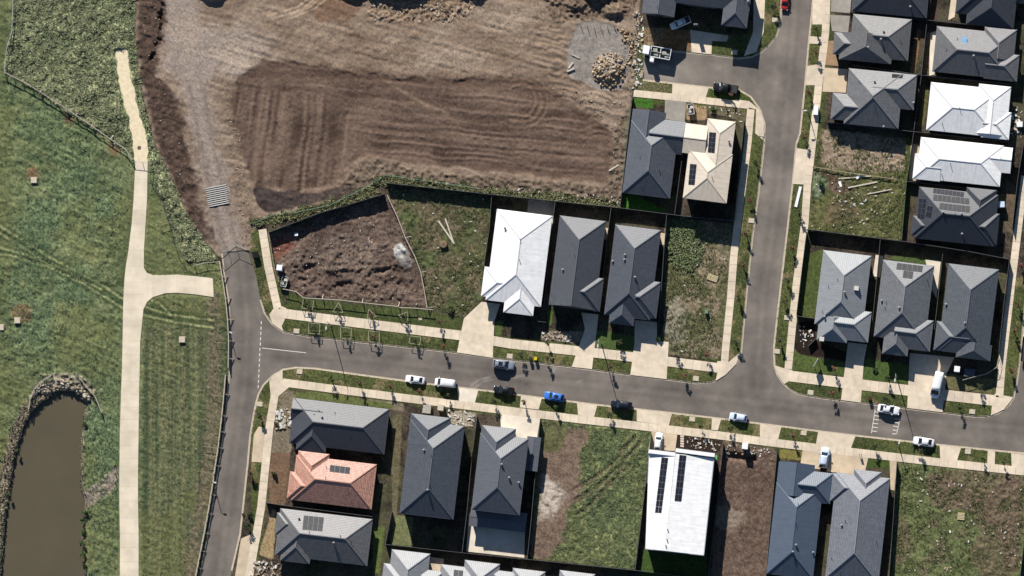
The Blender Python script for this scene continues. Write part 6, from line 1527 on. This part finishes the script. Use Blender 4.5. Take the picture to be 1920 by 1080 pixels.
def rock_mesh(seed, m):
    bm = bmesh.new(); bmesh.ops.create_icosphere(bm, subdivisions=1, radius=1.0); rr = random.Random(seed)
    for v in bm.verts: v.co *= rr.uniform(.72, 1.15); v.co.z *= .75
    me = bpy.data.meshes.new('boulder'); bm.to_mesh(me); bm.free(); me.materials.append(m); return me
def build_rocks():
    rm = [mat('tan_rock', A(178, 152, 120), .95, .25, 2.5), mat('brown_rock', A(146, 122, 98), .95, .25, 2.5), mat('pale_rock', A(196, 180, 156), .95, .2, 2.5)]
    meshes = [rock_mesh(i, rm[i % 3]) for i in range(9)]; rr = random.Random(3)
    for k in range(230):
        a = rr.uniform(0, 6.283); d = math.sqrt(rr.random()); u = 1142 + math.cos(a) * d * 33 + rr.uniform(-3, 3); v = 132 + math.sin(a) * d * 33
        r = rr.uniform(.22, .52) * (1.1 - .3 * d); zz = gz(u, v) + r * .3 + max(0, (1 - d * 1.6)) * -.35
        o = inst('boulder', meshes[k % 9], None, W(u, v, zz), (rr.random() * 6, rr.random() * 6, rr.random() * 6), (r * rr.uniform(.9, 1.4), r, r * rr.uniform(.8, 1.1)))
        tag(o, 'tan boulder in the heap on the grey pad', 'boulder', 'boulders heaped on the grey pad')
    for k in range(60):
        t = rr.random(); u = 1160 + t * 26 + rr.gauss(0, 6) if False else np.interp(t, [0, .5, 1], [1166, 1184, 1176]) + rr.gauss(0, 5); v = 50 + t * 75
        r = rr.uniform(.18, .42); o = inst('boulder', meshes[k % 9], None, W(float(u), v, gz(float(u), v) + r * .3), (rr.random() * 6, rr.random() * 6, 0), (r * 1.2, r, r))
        tag(o, 'rock strewn between the grey pad and the site fence', 'boulder', 'rocks along the east side of the grey pad')
    pr = [mat('bank_stone', A(150, 138, 120), .95, .2, 2.5), mat('white_stone', A(196, 186, 170), .95, .2, 2.5)]
    pm = [rock_mesh(20 + i, pr[i % 2]) for i in range(6)]
    for k in range(70):
        t = rr.random(); a = math.pi * (1.02 + .96 * t); u = 112 + math.cos(a) * rr.uniform(44, 58); v = 752 + math.sin(a) * rr.uniform(20, 40)
        if v > 765: continue
        r = rr.uniform(.2, .5); o = inst('boulder', pm[k % 6], None, W(u, v, max(-.8, gz(u, v)) + r * .35), (rr.random() * 6, rr.random() * 6, 0), (r * 1.4, r, r))
        tag(o, 'grey stone edging the head of the pond', 'boulder', 'stones round the pond head')
    for (u, v, lab) in ((86,744,'large flat slab at the left of the pond head'),(160,738,'large flat slab at the right of the pond head')):
        o = inst('boulder', rock_mesh(int(u), rm[1]), None, W(u, v, -.2), (0, 0, .5), (1.1, .8, .7)); tag(o, lab, 'boulder')

def scatter_bits(name, label, poly, n, smin, smax, cols, seed, bias=None, cat='rubble'):
    rr = random.Random(seed); xs = [p[0] for p in poly]; ys = [p[1] for p in poly]; v = []; f = []; cl = []
    k = 0; tries = 0
    pa = np.array([(rr.uniform(min(xs), max(xs)), rr.uniform(min(ys), max(ys))) for _ in range(n * 4)])
    ok = inside(poly, pa[:, 0], pa[:, 1])
    for (u, vv) in pa[ok][:n]:
        s_ = smin + (smax - smin) * rr.random() ** 3; L = s_ * rr.uniform(1, 2.6); a = rr.random() * 6.28; p = W(u, vv, gz(u, vv) + s_ * .15)
        ca, sa = math.cos(a), math.sin(a); b = len(v); h = s_ * .4
        for zz in (-.05, h):
            for x, y in ((-L / 2, -s_ / 2), (L / 2, -s_ / 2), (L / 2, s_ / 2), (-L / 2, s_ / 2)):
                x *= rr.uniform(.7, 1.1); y *= rr.uniform(.7, 1.1); v.append((p.x + x * ca - y * sa, p.y + x * sa + y * ca, p.z + zz + rr.uniform(-.3, .3) * h))
        c = rr.choice(cols); cl += [c] * 8
        f += [tuple(b + i for i in q) for q in ((4, 5, 6, 7), (0, 1, 5, 4), (1, 2, 6, 5), (2, 3, 7, 6), (3, 0, 4, 7))]
    me = bpy.data.meshes.new(name); me.from_pydata(v, [], f); me.update()
    ca_ = me.color_attributes.new('tint', 'FLOAT_COLOR', 'POINT'); ca_.data.foreach_set('color', np.array([(*A(*c), 1) for c in cl]).ravel())
    me.materials.append(mat('debris', (1, 1, 1), .9, .15, 5, attr='tint'))
    o = bpy.data.objects.new(name, me); COL.objects.link(o); stuff(o, label, cat); return o

def scatter_tufts(name, label, mask, n, h, r, c1, c2, seed, cat='weeds', blades=5):
    """leafy tufts placed by a coverage map"""
    rg = np.random.default_rng(seed); pr = (mask * (~HARD) * (U >= -40) * (U <= 1960) * (V >= -30) * (V <= 1110)).ravel(); pr = pr / pr.sum()
    idx = rg.choice(pr.size, n, p=pr); u = U.ravel()[idx] + rg.uniform(-1, 1, n); v = V.ravel()[idx] + rg.uniform(-1, 1, n); z = Z.ravel()[idx]
    gx = GX.ravel()[idx] + (CAM.x * 0) + (u - U.ravel()[idx]) * S; gy = GY.ravel()[idx] - (v - V.ravel()[idx]) * S
    gx = gx + (CAM.x - gx) * z / CAM.z; gy = gy + (CAM.y - gy) * z / CAM.z
    s_ = rg.uniform(.5, 1.3, n); co = []; t = rg.random(n)
    B = blades; V3 = np.zeros((n, B, 4, 3)); 
    for b in range(B):
        a = rg.uniform(0, 6.283, n); le = r * s_ * rg.uniform(.6, 1.2, n); hh = h * s_ * rg.uniform(.5, 1.2, n); w = .28 * le
        ca, sa = np.cos(a), np.sin(a)
        V3[:, b, 0] = np.stack([gx, gy, z - .04], 1)
        V3[:, b, 1] = np.stack([gx + ca * le * .55 - sa * w, gy + sa * le * .55 + ca * w, z + hh], 1)
        V3[:, b, 2] = np.stack([gx + ca * le, gy + sa * le, z + hh * .75], 1)
        V3[:, b, 3] = np.stack([gx + ca * le * .55 + sa * w, gy + sa * le * .55 - ca * w, z + hh], 1)
    N = n * B; me = bpy.data.meshes.new(name)
    me.vertices.add(N * 4); me.vertices.foreach_set('co', V3.reshape(-1)); me.loops.add(N * 4); me.loops.foreach_set('vertex_index', np.arange(N * 4, dtype=np.int32)); me.polygons.add(N); me.polygons.foreach_set('loop_start', np.arange(0, N * 4, 4, dtype=np.int32)); me.update(calc_edges=True)
    a1 = np.array(A(*c1)); a2 = np.array(A(*c2)); cc = a1 + (a2 - a1) * t[:, None]; cc = np.repeat(np.concatenate([cc, np.ones((n, 1))], 1), B * 4, axis=0)
    ca_ = me.color_attributes.new('tint', 'FLOAT_COLOR', 'POINT'); ca_.data.foreach_set('color', cc.ravel())
    me.materials.append(mat('tuft_leaf', (1, 1, 1), .8, .2, 3, attr='tint')); me.validate()
    o = bpy.data.objects.new(name, me); COL.objects.link(o); stuff(o, label, cat); return o

def build_scatter():
    WT = [(226, 222, 212), (206, 196, 176), (190, 170, 140), (236, 236, 232)]
    BR = [(150, 128, 108), (176, 156, 132), (120, 100, 84), (196, 184, 166)]
    scatter_bits('rubble', 'clods and broken stone over the rubble lot', LOT_RUBBLE, 1100, .04, .24, BR + [(96, 80, 70), (112, 94, 82)], 1)
    scatter_bits('litter', 'pale building litter over the littered lot', [(1560,340),(1640,345),(1660,400),(1640,430),(1580,410),(1560,380)], 190, .05, .32, WT + BR, 2)
    scatter_bits('litter', 'pale scraps over the rest of the littered lot', LOT_EAST, 220, .05, .26, WT + BR, 3)
    scatter_bits('litter', 'white scraps over the grassy lot at the lower right', [(1690,880),(1915,900),(1915,1075),(1690,1075)], 300, .05, .34, WT + BR, 4)
    scatter_bits('litter', 'scraps over the corner lot', LOT_CORNER, 150, .05, .26, WT + BR, 5)
    scatter_bits('litter', 'scraps over the grassy lot beside the rubble lot', LOT_WEST, 150, .05, .26, WT + BR, 6)
    scatter_bits('litter', 'sheeting and offcuts beside the charcoal roofed house', [(516,770),(545,765),(548,802),(520,806)], 110, .1, .7, WT, 7)
    scatter_bits('litter', 'builders scraps before the slate blue houses', [(835,768),(895,775),(885,805),(845,798)], 110, .07, .4, WT, 8)
    scatter_bits('litter', 'builders scraps at the head of the bare lot', [(1362,832),(1452,842),(1448,862),(1358,850)], 70, .07, .35, WT, 9)
    scatter_bits('rubble', 'heap of broken blocks in the front yard of the dark grey tiled house', [(1018,622),(1060,622),(1080,642),(1018,636)], 120, .1, .5, WT + BR, 10)
    scatter_bits('litter', 'scraps along the strip of weeds below the earthworks', [(760,350),(1160,386),(1160,368),(760,335)], 160, .06, .3, WT, 11)
    scatter_bits('rubble', 'stones over the earthworks edges', [(1010,160),(1180,180),(1160,380),(1142,370),(1150,260),(1100,200)], 380, .05, .26, BR, 12)
    scatter_bits('rubble', 'stones beside the haul track', [(425,200),(445,200),(480,470),(455,470)], 300, .04, .2, BR, 13)
    scatter_bits('rubble', 'loose clods along the dark soil edge', [(262,0),(300,0),(310,80),(300,130),(380,400),(405,470),(380,455),(300,250)], 300, .04, .2, BR, 14)
    scatter_bits('rubble', 'clods along the top of the earthworks', [(690,5),(900,5),(870,40),(700,40)], 220, .08, .4, BR, 15)
    scatter_bits('litter', 'stones in the mulched gardens', [(1500,612),(1526,605),(1525,640),(1500,655)], 26, .15, .4, WT, 16)
    scatter_bits('litter', 'pale stones in the bed before the box house', [(1290,818),(1352,828),(1347,846),(1288,838)], 40, .15, .4, WT, 17)
    scatter_bits('litter', 'rubbish in the yard right of the white roofs', [(1898,200),(1918,200),(1915,260),(1895,255)], 60, .1, .5, WT, 18)
    scatter_bits('litter', 'broken bits behind the bottom left grey house', [(475,1050),(530,1055),(525,1080),(470,1080)], 140, .08, .5, BR + WT, 19)
    scatter_bits('litter', 'scattered bits in the front garden of the beige house', [(1330,200),(1385,205),(1395,240),(1382,225),(1330,212)], 50, .08, .3, WT + BR, 20)
    scatter_bits('litter', 'site scraps beside the grey roofed building', [(1188,20),(1206,30),(1206,90),(1190,110)], 90, .08, .45, WT, 21)
    scatter_bits('litter', 'site scraps round the closed street end', [(1188,110),(1206,110),(1204,160),(1186,168)], 90, .08, .5, WT, 22)
    scatter_tufts('weeds', 'rank green weeds beside the haul track', weed, 22000, .14, .22, (84, 98, 64), (188, 192, 146), 1)
    scatter_tufts('weeds', 'weeds in the green lot', ls * (1 - d1), 12000, .10, .16, (76, 94, 60), (160, 168, 116), 2)
    scatter_tufts('weeds', 'weeds in the grassy lots', np.maximum(np.maximum(lw, lc), np.maximum(le, lg)) * sst(n2, .35, .6), 14000, .14, .2, (60, 74, 40), (126, 132, 80), 3)
    scatter_tufts('weeds', 'fringe of weeds below the earthworks', fr, 7000, .2, .22, (76, 84, 50), (164, 164, 118), 4)
    scatter_tufts('grass', 'tussocks of park grass', lush + .25 * park * (~pm), 14000, .12, .22, (58, 82, 58), (134, 152, 108), 5, 'grass')
    scatter_tufts('reeds', 'dry reeds on the pond banks', bank * park, 6000, .35, .25, (112, 104, 82), (178, 166, 142), 6, 'reeds')
    scatter_tufts('grass', 'grass of the nature strips', verge * (~road_m), 9000, .07, .14, (60, 76, 40), (112, 120, 68), 7, 'grass')
    scatter_tufts('weeds', 'big leafy weeds on the corner lot', cw_, 2600, .22, .26, (72, 92, 54), (158, 166, 118), 8)
# ------------------------------------------------------------------ assemble
soil_under_slabs()
build_ground()
build_hard()
build_houses()
build_fences()
build_vehicles()
build_trees()
build_furniture()
build_rocks()
build_scatter()
